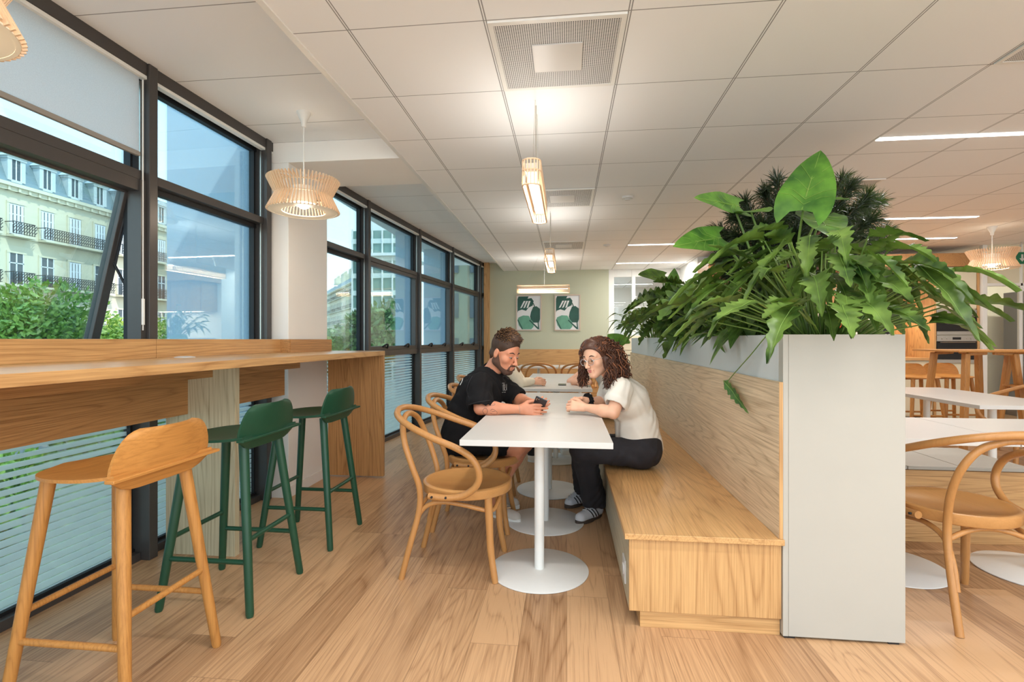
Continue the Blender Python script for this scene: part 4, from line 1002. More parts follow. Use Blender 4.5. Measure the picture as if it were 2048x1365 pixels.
def earplant(name, label, base, leaves, mat='leafbig'):
    """leaves: (attach, tip, normal, width, back)"""
    t = thing(name, label, 'plant', base)
    for at_, tip, n, W, back, mid in leaves:
        sb = B(); P = spline([base, mid, at_], 6); tube(sb, [p-Vector(base) for p in P], [.009-.004*i/(len(P)-1) for i in range(len(P))], 8); s_ = OBJ('leaf_stalk', sb, 'stem', t, smooth=True)
        lb, vb = B(), B(); d = Vector(tip)-Vector(at_); L = d.length/.86; d.normalize()
        leaf(lb, Vector(at_)-d*L*.14-Vector(base), d, n, L, W, 'heart', .03, .12, .05, vb, back=back)
        l_ = OBJ('leaf', lb, mat, t, smooth='all'); OBJ('leaf_veins', vb, 'vein', l_)
    return t
rosette('philodendron', 'biggest bushy philodendron with lobed leaves at the near end of the planter', (1.12, 2.36, 1.155), 150, .47, .225, .13, 11, bias=-.05, el=(18, 84), spread=.10)
rosette('philodendron', 'split-leaf philodendron in the middle of the planter, left of the biggest plant', (1.06, 3.35, 1.155), 46, .40, .27, .24, 12, kind='cut', el=(34, 82), mat='leafdk', bias=-.15)
rosette('philodendron', 'split-leaf philodendron farther along the planter with hand shaped leaves', (1.06, 4.25, 1.155), 42, .46, .30, .28, 13, kind='cut', el=(34, 84), mat='leaf', bias=-.1)
rosette('philodendron', 'leafy philodendron two thirds along the planter', (1.08, 5.2, 1.155), 40, .40, .26, .2, 14, kind='cut', el=(32, 82), mat='leafdk')
rosette('umbrella_plant', 'fine leaved umbrella plant at the far end of the planter', (1.06, 6.25, 1.155), 90, .46, .14, .05, 15, kind='blade', el=(30, 85), mat='leaf', bias=-.1)
rosette('low_plant', 'low dark leaved plant along the planter edge behind the biggest philodendron', (1.02, 2.82, 1.155), 46, .22, .20, .09, 16, kind='blade', el=(10, 70), mat='leafdk', group=None)
rosette('low_plant', 'low grassy plant at the planter edge near its middle', (.98, 3.85, 1.155), 50, .18, .18, .05, 17, kind='blade', el=(10, 70), mat='leafdk')
up_ = Vector((0,0,1)); toc = Vector((-.45,-.9,.1))
bs = Vector((1.09, 2.62, 1.155))
earplant('elephant_ear', 'tall elephant ear plant with a huge upright heart shaped leaf', bs, [
    (PY(1609,403,2.50), PY(1641,297,2.56), toc, .245, .42, PY(1592,520,2.6)),
    (PY(1467,411,2.66), PY(1388,391,2.45), (.1,-.9,.45), .15, .35, PY(1515,540,2.66)),
    (PY(1502,424,2.60), PY(1537,420,2.35), (-.1,-.85,.45), .17, .35, PY(1540,540,2.62)),
    (PY(1430,478,2.60), PY(1346,489,2.42), (-.1,-.9,.4), .17, .35, PY(1482,530,2.6)),
    (PY(1640,436,2.62), PY(1664,470,2.30), (-.1,-.8,.5), .22, .35, PY(1615,520,2.62)),
    (PY(1655,400,2.9), PY(1700,398,2.75), (0,-.5,.8), .12, .3, PY(1600,520,2.7)),
])
b2_ = Vector((1.0, 5.7, 1.155))
earplant('elephant_ear', 'small elephant ear plant rising behind the far leaves, left of the others', b2_, [
    (PY(1325,556,5.5), PY(1276,548,5.3), (-.1,-.7,.6), .28, .3, PY(1330,620,5.6)),
    (PY(1345,580,5.5), PY(1349,535,5.5), toc, .18, .3, PY(1345,620,5.6)),
    (PY(1240,690,5.9), PY(1215,668,5.9), toc, .25, .3, PY(1290,660,5.9))])
# trailing stems over the edge
tr = thing('trailing_leaf', 'single stem hanging over the pale fascia with one jagged leaf at its end', 'plant', (.84, 2.2, 1.2))
sb = B(); P = spline([PX(1560,655,.90), PX(1537,668,.86), PX(1500,712,.835), PX(1468,748,.83), PX(1453,766,.83)], 6); tube(sb, [p-Vector(tr.location) for p in P], .0024, 6); OBJ('stem', sb, 'stem', tr, smooth=True)
lb, vb = B(), B(); a_, e_ = PX(1448,762,.828), PX(1494,820,.815); leaf(lb, a_-Vector(tr.location), e_-a_, (-1,-.25,.15), (e_-a_).length, .07, 'lobed', .02, .25, .1, vb); OBJ('leaf', lb, 'leafbig', tr, smooth='all'); OBJ('leaf_veins', vb, 'vein', tr)
tr = thing('trailing_leaf', 'short curled shoot hanging over the planter edge near its middle', 'plant', (.84, 2.9, 1.2))
sb = B(); P = [PX(1448,640,.9), PX(1443,672,.855), PX(1441,690,.85)]; tube(sb, [p-Vector(tr.location) for p in P], .0025, 6); OBJ('stem', sb, 'stem', tr, smooth=True)
lb = B(); a_, e_ = PX(1441,688,.85), PX(1451,706,.848); leaf(lb, a_-Vector(tr.location), e_-a_, (-1,-.25,.15), (e_-a_).length, .02, 'blade', .02, .5); OBJ('leaf', lb, 'leaf', tr, smooth='all')
tr = thing('trailing_leaf', 'dark leaf hanging down the right side of the planter', 'plant', (1.36, 2.5, 1.2))
sb = B(); P = [(1.25,2.55,1.17), (1.30,2.50,1.26), (1.36,2.40,1.19)]; tube(sb, [Vector(p)-Vector(tr.location) for p in spline(P,5)], .0035, 6); OBJ('stem', sb, 'stem', tr, smooth=True)
lb, vb = B(), B(); leaf(lb, Vector((1.36,2.40,1.19))-Vector(tr.location), (.08,.0,-1), (.6,-.8,.1), .15, .13, 'heart', .02, .25, .1, vb, back=.2); OBJ('leaf', lb, 'leafdk', tr, smooth='all'); OBJ('leaf_veins', vb, 'vein', tr)

# dark pine-like plant
pn = thing('pine_plant', 'dark spiky pine-like tree behind the elephant ear leaves', 'plant', (1.16, 3.1, 1.155))
R = random.Random(5); nb_, bb = B(), B(); O = Vector(pn.location)
tips = [(1470,432),(1450,490),(1505,505),(1530,385),(1555,362),(1490,405),(1560,420),(1525,450),(1590,470),(1640,445),(1665,392),(1700,372),(1735,392),(1755,402),(1700,425),(1742,438),(1690,470),(1720,480),(1640,500),(1560,520),(1480,545),(1600,540),(1540,560),(1770,462),(1500,430),(1535,480),(1570,470),(1610,440),(1630,470),(1650,420),(1590,420),(1545,420),(1475,470),(1460,520),(1510,560),(1570,560),(1620,520),(1660,490),(1715,455),(1725,415),(1680,430),(1460,545),(1500,590),(1440,460),(1755,490),(1440,520),(1685,358),(1620,400),(1580,390),(1660,520)]
trunk = [Vector((1.16,3.1,1.155)), PY(1560,560,3.3), PY(1600,500,3.4)]
tube(bb, [p-O for p in spline(trunk, 5)], .022, 8)
for u_, v_ in tips:
    Yt = 3.4+R.uniform(-.22,.3); tp_ = PY(u_, v_, Yt)
    if tp_.z > 2.40: tp_.z = 2.40
    st_ = trunk[1].lerp(trunk[2], R.random()); tube(bb, [st_-O, st_.lerp(tp_, .55)+Vector((0,0,-.05))-O, tp_-O], [.012,.008,.004], 6)
    ax = (tp_-st_).normalized()
    for k in range(420):
        f = R.random(); p = st_.lerp(tp_, 1-.5*f*f) + Vector((0,0,-.05))*(4*(.5*f*f)*(1-.5*f*f))
        dv = (ax*R.uniform(.1,1.3)+Vector((R.gauss(0,1), R.gauss(0,1), R.gauss(0,1)))*.65).normalized(); l = R.uniform(.07,.12)
        if (p+dv*l).z > HM-.02: continue
        sd = dv.cross(Vector((R.gauss(0,1), R.gauss(0,1), R.gauss(0,1)))).normalized()*.0026
        q = [nb_.verts.new(p-sd-O), nb_.verts.new(p+sd-O), nb_.verts.new(p+dv*l*.7+sd*.7+Vector((0,0,-.004))-O), nb_.verts.new(p+dv*l+Vector((0,0,-.012))-O), nb_.verts.new(p+dv*l*.7-sd*.7+Vector((0,0,-.004))-O)]
        nb_.faces.new(q)
OBJ('needles', nb_, 'needle', pn); OBJ('branches', bb, 'bark', pn, smooth=True)
# ------------------------------------------------------------------ people: smooth distance-field surfaces
from mathutils.bvhtree import BVHTree
V = lambda *a: np.array(a, dtype=np.float32)
def cap(a, b, ra, rb):
    a = np.array(a, dtype=np.float32); b = np.array(b, dtype=np.float32)
    def f(P):
        ab = b-a; t = np.clip(((P-a)@ab)/max(1e-9, float(ab@ab)), 0, 1)
        return np.linalg.norm(P-a-t[:, None]*ab, axis=1)-(ra+(rb-ra)*t)
    return f
def ell(c, r, R=None):
    c = np.array(c, dtype=np.float32); r = np.array(r, dtype=np.float32); R = np.eye(3, dtype=np.float32) if R is None else np.array(R, dtype=np.float32)
    def f(P):
        q = (P-c)@R; k0 = np.linalg.norm(q/r, axis=1); k1 = np.linalg.norm(q/(r*r), axis=1)+1e-9
        return k0*(k0-1)/k1
    return f
def half(c, n):
    c = np.array(c, dtype=np.float32); n = np.array(n, dtype=np.float32); n = n/np.linalg.norm(n)
    return lambda P: (P-c)@n          # negative on the side opposite n
def field(ops, folds=0):
    def f(P):
        d = None
        for op, g, k in ops:
            e = g(P)
            if d is None: d = e; continue
            if op == 'u': h = np.clip(.5+.5*(e-d)/k, 0, 1); d = e*(1-h)+d*h-k*h*(1-h)
            elif op == 's': e = -e; h = np.clip(.5-.5*(e-d)/k, 0, 1); d = e*(1-h)+d*h+k*h*(1-h)
            else: h = np.clip(.5-.5*(e-d)/k, 0, 1); d = e*(1-h)+d*h+k*h*(1-h)
        if folds:
            x, y, z = P[:, 0], P[:, 1], P[:, 2]
            d = d + folds*(np.sin(38*x+22*z+6*np.sin(17*y+9*z))*.55+np.sin(61*z-34*x+5*np.sin(23*x+11*y))*.35)
        return d.astype(np.float32)
    return f
def nets(fn, lo, hi, h, name, mat, parent, origin):
    lo = np.array(lo, dtype=np.float32); n = (np.ceil((np.array(hi)-lo)/h/8).astype(int)+1)*8
    nb = n//8; F = np.empty(tuple(n), dtype=np.float32)
    bi = np.stack(np.meshgrid(*[np.arange(k) for k in nb], indexing='ij'), -1).reshape(-1, 3)
    dc = fn((lo+(bi*8+3.5)*h).astype(np.float32))
    F5 = F.reshape(nb[0], 8, nb[1], 8, nb[2], 8)
    F5[...] = np.sign(dc).reshape(nb[0], 1, nb[1], 1, nb[2], 1)*1.0
    act = bi[np.abs(dc) < 8*h*1.35+.012]; off = np.stack(np.meshgrid(*[np.arange(8)]*3, indexing='ij'), -1).reshape(-1, 3)
    for s in range(0, len(act), 1500):
        a = act[s:s+1500]; idx = (a[:, None, :]*8+off[None]).reshape(-1, 3)
        F[idx[:, 0], idx[:, 1], idx[:, 2]] = fn((lo+idx*h).astype(np.float32))
    ins = F < 0; c = [ins[i:n[0]-1+i, j:n[1]-1+j, k:n[2]-1+k] for i in (0, 1) for j in (0, 1) for k in (0, 1)]
    anyc = c[0].copy(); allc = c[0].copy()
    for q in c[1:]: anyc |= q; allc &= q
    cells = np.argwhere(anyc & ~allc); cid = -np.ones(tuple(n-1), dtype=np.int64); cid[cells[:, 0], cells[:, 1], cells[:, 2]] = np.arange(len(cells))
    acc = np.zeros((len(cells), 3)); cnt = np.zeros(len(cells))
    for ax in range(3):
        o1, o2 = [k for k in range(3) if k != ax]
        for u in (0, 1):
            for v in (0, 1):
                p = cells.copy(); p[:, o1] += u; p[:, o2] += v; q = p.copy(); q[:, ax] += 1
                fa = F[p[:, 0], p[:, 1], p[:, 2]]; fb = F[q[:, 0], q[:, 1], q[:, 2]]; m = (fa < 0) != (fb < 0)
                t = np.where(m, fa/(fa-fb+1e-12), 0); pos = p.astype(float); pos[:, ax] += t
                acc[m] += pos[m]; cnt[m] += 1
    verts = lo+acc/cnt[:, None]*h - np.array(origin); faces = []
    for ax in range(3):
        o1, o2 = [(1, 2), (2, 0), (0, 1)][ax]
        a = ins; sl = [slice(None)]*3; sl2 = [slice(None)]*3; sl[ax] = slice(0, -1); sl2[ax] = slice(1, None)
        e = np.argwhere(a[tuple(sl)] != a[tuple(sl2)]); e = e[(e[:, o1] > 0) & (e[:, o2] > 0) & (e[:, o1] < n[o1]-1) & (e[:, o2] < n[o2]-1)]
        flip = a[tuple(sl)][e[:, 0], e[:, 1], e[:, 2]]; qs = []
        for du, dv in ((0, 0), (1, 0), (1, 1), (0, 1)):
            p = e.copy(); p[:, o1] -= du; p[:, o2] -= dv; qs.append(cid[p[:, 0], p[:, 1], p[:, 2]])
        q = np.stack(qs, 1); q[~flip] = q[~flip][:, ::-1]; faces.append(q)
    q = np.concatenate(faces); q = q[(q >= 0).all(1)]
    me = bpy.data.meshes.new(name); me.vertices.add(len(verts)); me.vertices.foreach_set('co', verts.ravel().astype(np.float32))
    me.loops.add(len(q)*4); me.loops.foreach_set('vertex_index', q.ravel().astype(np.int32)); me.polygons.add(len(q))
    me.polygons.foreach_set('loop_start', np.arange(0, len(q)*4, 4, dtype=np.int32)); me.update(calc_edges=True); me.validate()
    me.polygons.foreach_set('use_smooth', [True]*len(me.polygons))
    # keep only connected pieces of some size
    bm = bmesh.new(); bm.from_mesh(me); bm.verts.ensure_lookup_table(); seen = set(); comps = []
    for v in bm.verts:
        if v.index in seen: continue
        st = [v]; seen.add(v.index); comp = []
        while st:
            w = st.pop(); comp.append(w)
            for e_ in w.link_edges:
                o = e_.other_vert(w)
                if o.index not in seen: seen.add(o.index); st.append(o)
        comps.append(comp)
    if len(comps) > 1:
        mx = max(len(k) for k in comps)
        kill = [v for k in comps if len(k) < mx*(.9 if name == 'body' else .12) for v in k]
        bmesh.ops.delete(bm, geom=kill, context='VERTS')
    bmesh.ops.smooth_vert(bm, verts=bm.verts, factor=.4, use_axis_x=True, use_axis_y=True, use_axis_z=True)
    bm.to_mesh(me); bm.free(); me.polygons.foreach_set('use_smooth', [True]*len(me.polygons))
    o = bpy.data.objects.new(name, me); C.objects.link(o); me.materials.append(M[mat] if isinstance(mat, str) else mat); o.parent = parent
    return o
def frame(f, roll=0):
    f = Vector(f).normalized(); l = Vector((0,0,1)).cross(f).normalized(); u = f.cross(l)
    if roll: q = Quaternion(f, roll); l = q @ l; u = q @ u
    return np.array([[f.x, l.x, u.x], [f.y, l.y, u.y], [f.z, l.z, u.z]], dtype=np.float32)
def head_ops(H, R, s=1.0, female=False):
    T = lambda x, y, z: H + R @ (V(x, y, z)*s)
    jw = .040 if female else .047; o = []
    o.append(('u', ell(T(-.012,0,.035), np.array((.096,.076,.088))*s, R), 0))
    o.append(('u', ell(T(.028,0,-.035), np.array((.060,.058,.082))*s, R), .03))
    for y in (-1, 1): o.append(('u', cap(T(-.015,y*jw,-.055), T(.058,y*.012,-.103), .026*s, .018*s), .025))
    o.append(('u', cap(T(.068,-.008,-.102), T(.068,.008,-.102), .017*s, .017*s), .015))
    for y in (-1, 1):
        o.append(('u', cap(T(.074,y*.018,.016), T(.062,y*.046,.018), .011*s, .010*s), .012))
        o.append(('u', ell(T(.052,y*.044,-.030), np.array((.024,.020,.020))*s, R), .02))
        o.append(('s', ell(T(.096,y*.030,-.003), np.array((.017,.017,.012))*s, R), .010))
    o.append(('u', cap(T(.084,0,.004), T(.112,0,-.040), .007*s, .0105*s), .008))
    for y in (-1, 1): o.append(('u', ell(T(.100,y*.012,-.043), np.array((.010,.008,.008))*s, R), .005))
    mx = .0035 if female else 0
    o.append(('u', cap(T(.088-mx,-.018,-.066), T(.088-mx,.018,-.066), .0070*s, .0070*s), .010))
    o.append(('u', cap(T(.085-mx,-.015,-.079), T(.085-mx,.015,-.079), .0070*s, .0070*s), .010))
    o.append(('s', cap(T(.098,-.022,-.0722), T(.098,.022,-.0722), .0028*s, .0028*s), .003))
    for y in (-1, 1):
        o.append(('u', ell(T(-.008,y*.078,-.012), np.array((.018,.008,.031))*s, R), .006)); o.append(('s', ell(T(-.002,y*.088,-.010), np.array((.009,.006,.016))*s, R), .004))
    return o
def face_parts(t, H, R, s, org, skin, brow, lip, iris):
    T = lambda x, y, z: Vector((H + R @ (V(x, y, z)*s)).tolist())-Vector(org)
    for y in (-1, 1):
        bm = B(); ball(bm, T(.0740,y*.030,-.004), .0118*s, 16); e = OBJ('eye', bm, plain('eye white', srgb(160,146,136), .5) if 'eye white' not in bpy.data.materials else bpy.data.materials['eye white'], t, smooth='all')
        bm = B(); ball(bm, T(.0808,y*.030,-.0088), .0064*s, 12); OBJ('iris', bm, iris, e, smooth='all')
        bm = B(); c0 = T(.0740,y*.030,-.004); ball(bm, c0, .0130*s, 20); uu = Vector((R @ V(-.25,0,1)).tolist())
        bmesh.ops.delete(bm, geom=[v for v in bm.verts if (v.co-c0).dot(uu) < -.0012*s], context='VERTS'); OBJ('eyelid', bm, skin, t, smooth='all')
        bm = B(); P = [T(.079,y*.015,.004), T(.087,y*.028,.0065), T(.080,y*.044,.001)]; tube(bm, spline(P,4), .0028*s, 6); P = [T(.081,y*.016,-.008), T(.0865,y*.028,-.0145), T(.079,y*.043,-.010)]; tube(bm, spline(P,4), .0022*s, 6); OBJ('eyelid', bm, skin, t, smooth=True)
        bm = B(); P = [T(.085,y*.012,.018), T(.084,y*.030,.026), T(.072,y*.048,.019)]; tube(bm, spline(P,4), [.003*s]*3+[.0036*s]*3+[.003*s,.0025*s,.0015*s], 7); OBJ('eyebrow', bm, brow, t, smooth=True)
    bm = B(); P = [T(.080,-.0255,-.0685), T(.0912,-.010,-.0675), T(.0928,0,-.0685), T(.0912,.010,-.0675), T(.080,.0255,-.0685)]; tube(bm, spline(P,4), .0034*s, 7); P = [T(.081,-.023,-.0715), T(.0902,0,-.0785), T(.081,.023,-.0715)]; tube(bm, spline(P,4), .0040*s, 7); OBJ('lips', bm, lip, t, smooth=True)
def hand_ops(w, d, n, thumb, curl=(.3,.5,.4), s=1.0, spread=.10, tcurl=.5):
    """w wrist, d towards the knuckles, n palm side, thumb = +1/-1 sideways"""
    w, d, n = Vector(w), Vector(d).normalized(), Vector(n); n = (n-d*n.dot(d)).normalized(); sd = d.cross(n)*thumb; o = []
    for off in (.024, .006, -.012, -.027): o.append(('u', cap(w+d*.012*s+sd*off*.6*s, w+d*.082*s+sd*off*s, .0145*s, .0115*s), .012))
    o.append(('u', cap(w, w+d*.03*s, .021*s, .019*s), .012))
    for i, (off, ls) in enumerate(((.029,(.040,.024,.018)), (.0095,(.045,.028,.020)), (-.010,(.041,.026,.019)), (-.028,(.033,.020,.017)))):
        p = w+d*.088*s+sd*off*s; a = 0; dd = (d+sd*off*spread*20).normalized()
        cc = curl[i] if isinstance(curl[0], tuple) else curl
        for l, c_, r0, r1 in zip(ls, cc, (.0093,.0086,.0078), (.0086,.0078,.0066)):
            a += c_; v = dd*math.cos(a)+n*math.sin(a); q = p+v*l*s; o.append(('u', cap(p, q, r0*s, r1*s), .003)); p = q
    p = w+d*.022*s+sd*.022*s; v = (d*.75+sd*.65+n*.35).normalized(); q = p+v*.036*s; o.append(('u', cap(p, q, .014*s, .0115*s), .01))
    v = (d*1.0+sd*(.45-tcurl*.6)+n*.5*tcurl).normalized(); r_ = q+v*.030*s; o.append(('u', cap(q, r_, .0112*s, .0098*s), .004)); v = (d+sd*(.2-tcurl*.6)+n*.6*tcurl).normalized(); o.append(('u', cap(r_, r_+v*.024*s, .0098*s, .0078*s), .003))
    return o
def shoe_ops(heel, toe, z=0, s=1.0):
    h, t_ = Vector((heel[0], heel[1], 0)), Vector((toe[0], toe[1], 0)); d = (t_-h).normalized(); up = Vector((0,0,1)); z0 = Vector((0,0,z))
    o = [('u', cap(h+d*.04+up*.048+z0, h+d*.10+up*.045+z0, .040, .042), 0), ('u', cap(h+d*.10+up*.04+z0, t_-d*.045+up*.032+z0, .041, .038), .02),
         ('u', cap(h+d*.045+up*.07+z0, h+d*.05+up*.105+z0, .037, .038), .02), ('u', cap(h+d*.09+up*.075+z0, h+d*.14+up*.055+z0, .03, .028), .02),
         ('i', half((0,0,z+.022), (0,0,-1)), .004), ('s', ell(h+d*.048+up*.142+z0, (.028,.028,.035)), .004)]
    return o
def sole(heel, toe, par, org, mat, zt=.026):
    h, t_ = Vector((*heel, 0)), Vector((*toe, 0)); d = (t_-h).normalized(); s_ = Vector((-d.y, d.x, 0)); L = (t_-h).length; bm = B(); P = []
    for k in range(32):
        a = 2*PI*k/32; x = math.cos(a); y = math.sin(a); w_ = .046 if x > 0 else .038
        p = h+d*(L/2+x*(L/2+.002))+s_*y*w_*(1-.18*max(0, 1-abs(x+.1)*3)); P.append(p)
    a_ = [bm.verts.new(p-Vector(org)) for p in P]; b_ = [bm.verts.new(p-Vector(org)+Vector((0,0,zt))) for p in P]
    bm.faces.new(a_[::-1]); bm.faces.new(b_)
    for k in range(32): bm.faces.new((a_[k], a_[(k+1)%32], b_[(k+1)%32], b_[k]))
    return OBJ('sole', bm, mat, par, smooth=True, bevel=.004)
def bbox(pts, m=.16):
    A = np.array([list(p) for p in pts]); return A.min(0)-m, A.max(0)+m
def surf(o):
    me = o.data; off = Vector(o.parent.location) if o.parent else Vector()
    return BVHTree.FromPolygons([v.co+off for v in me.vertices], [tuple(p.vertices) for p in me.polygons])
def mark(name, tree_, strokes, r, mat, par, closed=False, lift=.0006):
    """thin raised lines that follow a surface; strokes given as photo pixels"""
    bm = B()
    for st in strokes:
        P = []
        for (u, v) in spline([Vector((a, b, 0)) for a, b in st], 5) if False else [(p.x, p.y) for p in spline([Vector((a, b, 0)) for a, b in st], 4)]:
            rr = Vector(ray(u, v)).normalized(); loc, nn, _, _ = tree_.ray_cast(Vector((0,0,HC)), rr)
            if loc is not None: P.append(loc-rr*lift-Vector(par.location))
        if len(P) > 1: tube(bm, P, r, 5)
    return OBJ(name, bm, mat, par) if len(bm.verts) else bm.free()
CAM = Vector((0,0,HC))
hairM = wood('brown hair', srgb(74,50,33), srgb(28,20,17), 'Z', scale=6, rough=.6, contrast=1.1)
curlL = plain('auburn curls', srgb(132,80,50), .4, noise=.2, nscale=30)
curlM = wood('curly brown hair', srgb(84,50,34), srgb(36,22,18), 'Z', scale=5, rough=.42, contrast=.8)
beardM = plain('short beard', srgb(84,56,42), .8, noise=.4, nscale=300, bump=1, bscale=500)
blackT = plain('black cotton', srgb(24,22,23), .9, noise=.2, nscale=30, bump=.3, bscale=900, spec=.2)
whiteT = plain('off white cotton', srgb(232,224,212), .85, noise=.03, nscale=20, bump=.3, bscale=900)
creamT = plain('cream knit', srgb(234,222,200), .9, noise=.04, nscale=30, bump=.4, bscale=700)
jeans = plain('black denim', srgb(34,31,36), .8, noise=.25, nscale=60, bump=.5, bscale=900)
lipM = plain('man lips', srgb(196,122,108), .45); lipW = plain('woman lips', srgb(206,112,108), .4)
browD = plain('dark brows', srgb(62,42,32), .8); irisM = plain('brown iris', srgb(50,36,28), .2)
def strands(name, par, org, paths, r, mat, seg=5):
    bm = B()
    for P in paths: tube(bm, [p-Vector(org) for p in P], [r*(.6+.5*math.sin(PI*min(1, (i+1)/len(P)))) for i in range(len(P))], seg)
    return OBJ(name, bm, mat, par, smooth='all')

# ---------------- the man in the black t-shirt
pm = thing('person', 'bearded man in a black t-shirt and shorts looking down at a phone', 'person', (-.60, 3.27, 0)); org = tuple(pm.location)
a3 = lambda v: np.array(list(v), dtype=np.float32)
pel, mid, che, nb0 = PY(930,868,3.27), PY(938,830,3.28), PY(960,786,3.29), PY(981,750,3.29)
SR, SL = PY(959,770,3.11), PY(1000,770,3.44); ER, WR = PY(961,817,3.03), PY(1038,819,3.06); EL, WL = PY(1036,800,3.38), PY(1058,804,3.20)
hR, hL = pel+Vector((.02,-.09,-.02)), pel+Vector((.02,.09,-.02)); kR, kL = PY(1034,893,3.19), PY(1050,886,3.40)
aR, aL = Vector((-.475,3.365,.10)), Vector((-.50,3.60,.10)); HM_ = a3(PY(1011,705,3.24)); Rm = frame((.74,-.52,-.34), roll=-.04)
neckt = Vector((HM_ + Rm @ V(-.03,0,-.05)).tolist())
torso = lambda g: [('u', cap(pel, mid, .135+g, .125+g), 0), ('u', cap(mid, che, .125+g, .13+g), .05), ('u', cap(che, nb0-Vector((.02,0,.02)), .12+g, .07+g), .05),
    ('u', cap(SR, SL, .058+g, .058+g), .06), ('u', cap(che+Vector((0,-.06,0)), che+Vector((0,.06,0)), .105+g, .105+g), .05)]
ops = torso(-.004)+[('u', cap(nb0, neckt, .060, .054), .03)]+head_ops(HM_, Rm, 1.02)
for S_, E_, W_ in ((SR,ER,WR),(SL,EL,WL)): ops += [('u', cap(S_, E_, .050, .041), .03), ('u', cap(E_, E_.lerp(W_,.35), .040, .041), .01), ('u', cap(E_.lerp(W_,.3), W_, .041, .026), .02)]
for h_, k_, a_ in ((hR,kR,aR),(hL,kL,aL)): ops += [('u', cap(h_, k_, .080, .058), .03), ('u', cap(k_, k_.lerp(a_,.35)+Vector((-.015,0,0)), .054, .056), .02), ('u', cap(k_.lerp(a_,.3)+Vector((-.012,0,0)), a_, .055, .034), .02), ('u', cap(a_, a_-Vector((0,0,.05)), .034,.034), .01)]
ops += hand_ops(WR, (1,-.05,-.02), (0,1,-.1), 1, curl=((.25,.25,.2),(.2,.3,.2),(.2,.3,.25),(.25,.35,.3)), s=1.0, tcurl=.2)
ops += hand_ops(WL, (.55,-.75,-.05), (.5,.4,.55), -1, curl=(.35,.5,.4), s=1.0)
lo, hi = bbox([pel,nb0,Vector(HM_.tolist()),ER,WR+Vector((.1,0,0)),WL,kR,kL,aR,aL,Vector((-.5,3.4,.1))], .17); lo[2] = max(lo[2], .02)
body = nets(field(ops), lo, hi, .0042, 'body', 'skin1', pm, org)
# t-shirt
def sleeve(S_, E_, f=.78, g=.016): P = S_.lerp(E_, f); return [('u', cap(S_, P, .060+g*.5, .062+g), .035), ('s', cap(P+(E_-S_).normalized()*.012, P+(E_-S_).normalized()*.2, .052, .058), .004), ('s', half(P, -(E_-S_)) if False else cap(P+(E_-S_).normalized()*.08, P+(E_-S_).normalized()*.26, .085, .10), .004)]
sh = torso(.012)+[('u', cap(pel, pel+Vector((-.01,0,-.05)), .145, .145), .04), ('u', cap(nb0+Vector((-.02,0,-.03)), nb0.lerp(neckt,.25), .085, .068), .03)]
sh += sleeve(SR, ER, .80, .022)+sleeve(SL, EL, .85, .016)
sh += [('s', cap(nb0.lerp(neckt,.15), neckt, .062, .06), .006), ('s', cap(nb0+Vector((.05,-.02,.05)), nb0+Vector((.14,-.04,.12)), .05, .09), .01)]
shirt = nets(field(sh, .0060), lo, hi, .0045, 'shirt', blackT, pm, org)
so_ = [('u', cap(hR, hR.lerp(kR,.72), .100, .088), 0), ('u', cap(hL, hL.lerp(kL,.72), .100, .088), .04), ('u', cap(pel+Vector((0,-.05,0)), pel+Vector((0,.05,0)), .128, .128), .05), ('s', cap(hR.lerp(kR,.80), hR.lerp(kR,1.1), .07, .08), .004), ('s', cap(hL.lerp(kL,.80), hL.lerp(kL,1.1), .07, .08), .004), ('i', half((0,0,.466), (0,0,-1)), .01)]
nets(field(so_, .002), lo, hi, .005, 'shorts', blackT, pm, org)
# hair and beard
Tm = lambda x, y, z: Vector((HM_ + Rm @ (V(x, y, z)*1.02)).tolist())
hr = [('u', ell(Tm(-.016,0,.042), (.102,.083,.096), Rm), 0), ('u', ell(Tm(.030,0,.108), (.062,.056,.030), Rm), .02), ('u', cap(Tm(-.05,.028,-.03), Tm(-.055,.022,-.045), .045, .036), .02), ('u', cap(Tm(-.05,-.028,-.03), Tm(-.055,-.022,-.045), .045, .036), .02), ('s', ell(Tm(.096,0,-.022), (.078,.12,.092), Rm), .006), ('s', ell(Tm(-.006,.088,-.016), (.021,.03,.034), Rm), .005), ('s', ell(Tm(-.006,-.088,-.016), (.021,.03,.034), Rm), .005)]
hb_lo, hb_hi = bbox([Tm(0,0,0)], .17)
nets(field(hr, .0016), hb_lo, hb_hi, .003, 'hair', hairM, pm, org)
R = random.Random(3); ps = []
for i in range(900):
    a = R.uniform(-PI, PI); b = R.uniform(.25, PI/2); x, y, z = -.015+.098*math.cos(b)*math.cos(a), .079*math.cos(b)*math.sin(a), .048+.090*math.sin(b)
    if x > .05 and z < .085: continue
    p = Tm(x, y, z); f = V(.6+.4*math.cos(a), .35*math.sin(a)+R.uniform(-.3,.3), .35+R.uniform(-.2,.4)); f = Vector((Rm@f).tolist()).normalized(); l = R.uniform(.014,.034) if z > .09 else R.uniform(.008,.014)
    ps.append([p, p+f*l*.5+Vector((0,0,.003)), p+f*l])
strands('hair_tufts', pm, org, ps[::2], .0024, hairM, 4); strands('hair_highlights', pm, org, ps[1::2], .0020, plain('golden brown hair', srgb(128,90,54), .5), 4)
bd = [('u', cap(Tm(-.004,.054,-.020), Tm(.0,.052,-.062), .016, .029), 0), ('u', cap(Tm(-.004,-.054,-.020), Tm(.0,-.052,-.062), .016, .029), .01)]
for y in (-1, 1): bd.append(('u', cap(Tm(-.008,y*.049,-.060), Tm(.059,y*.014,-.108), .0315, .0245), .015))
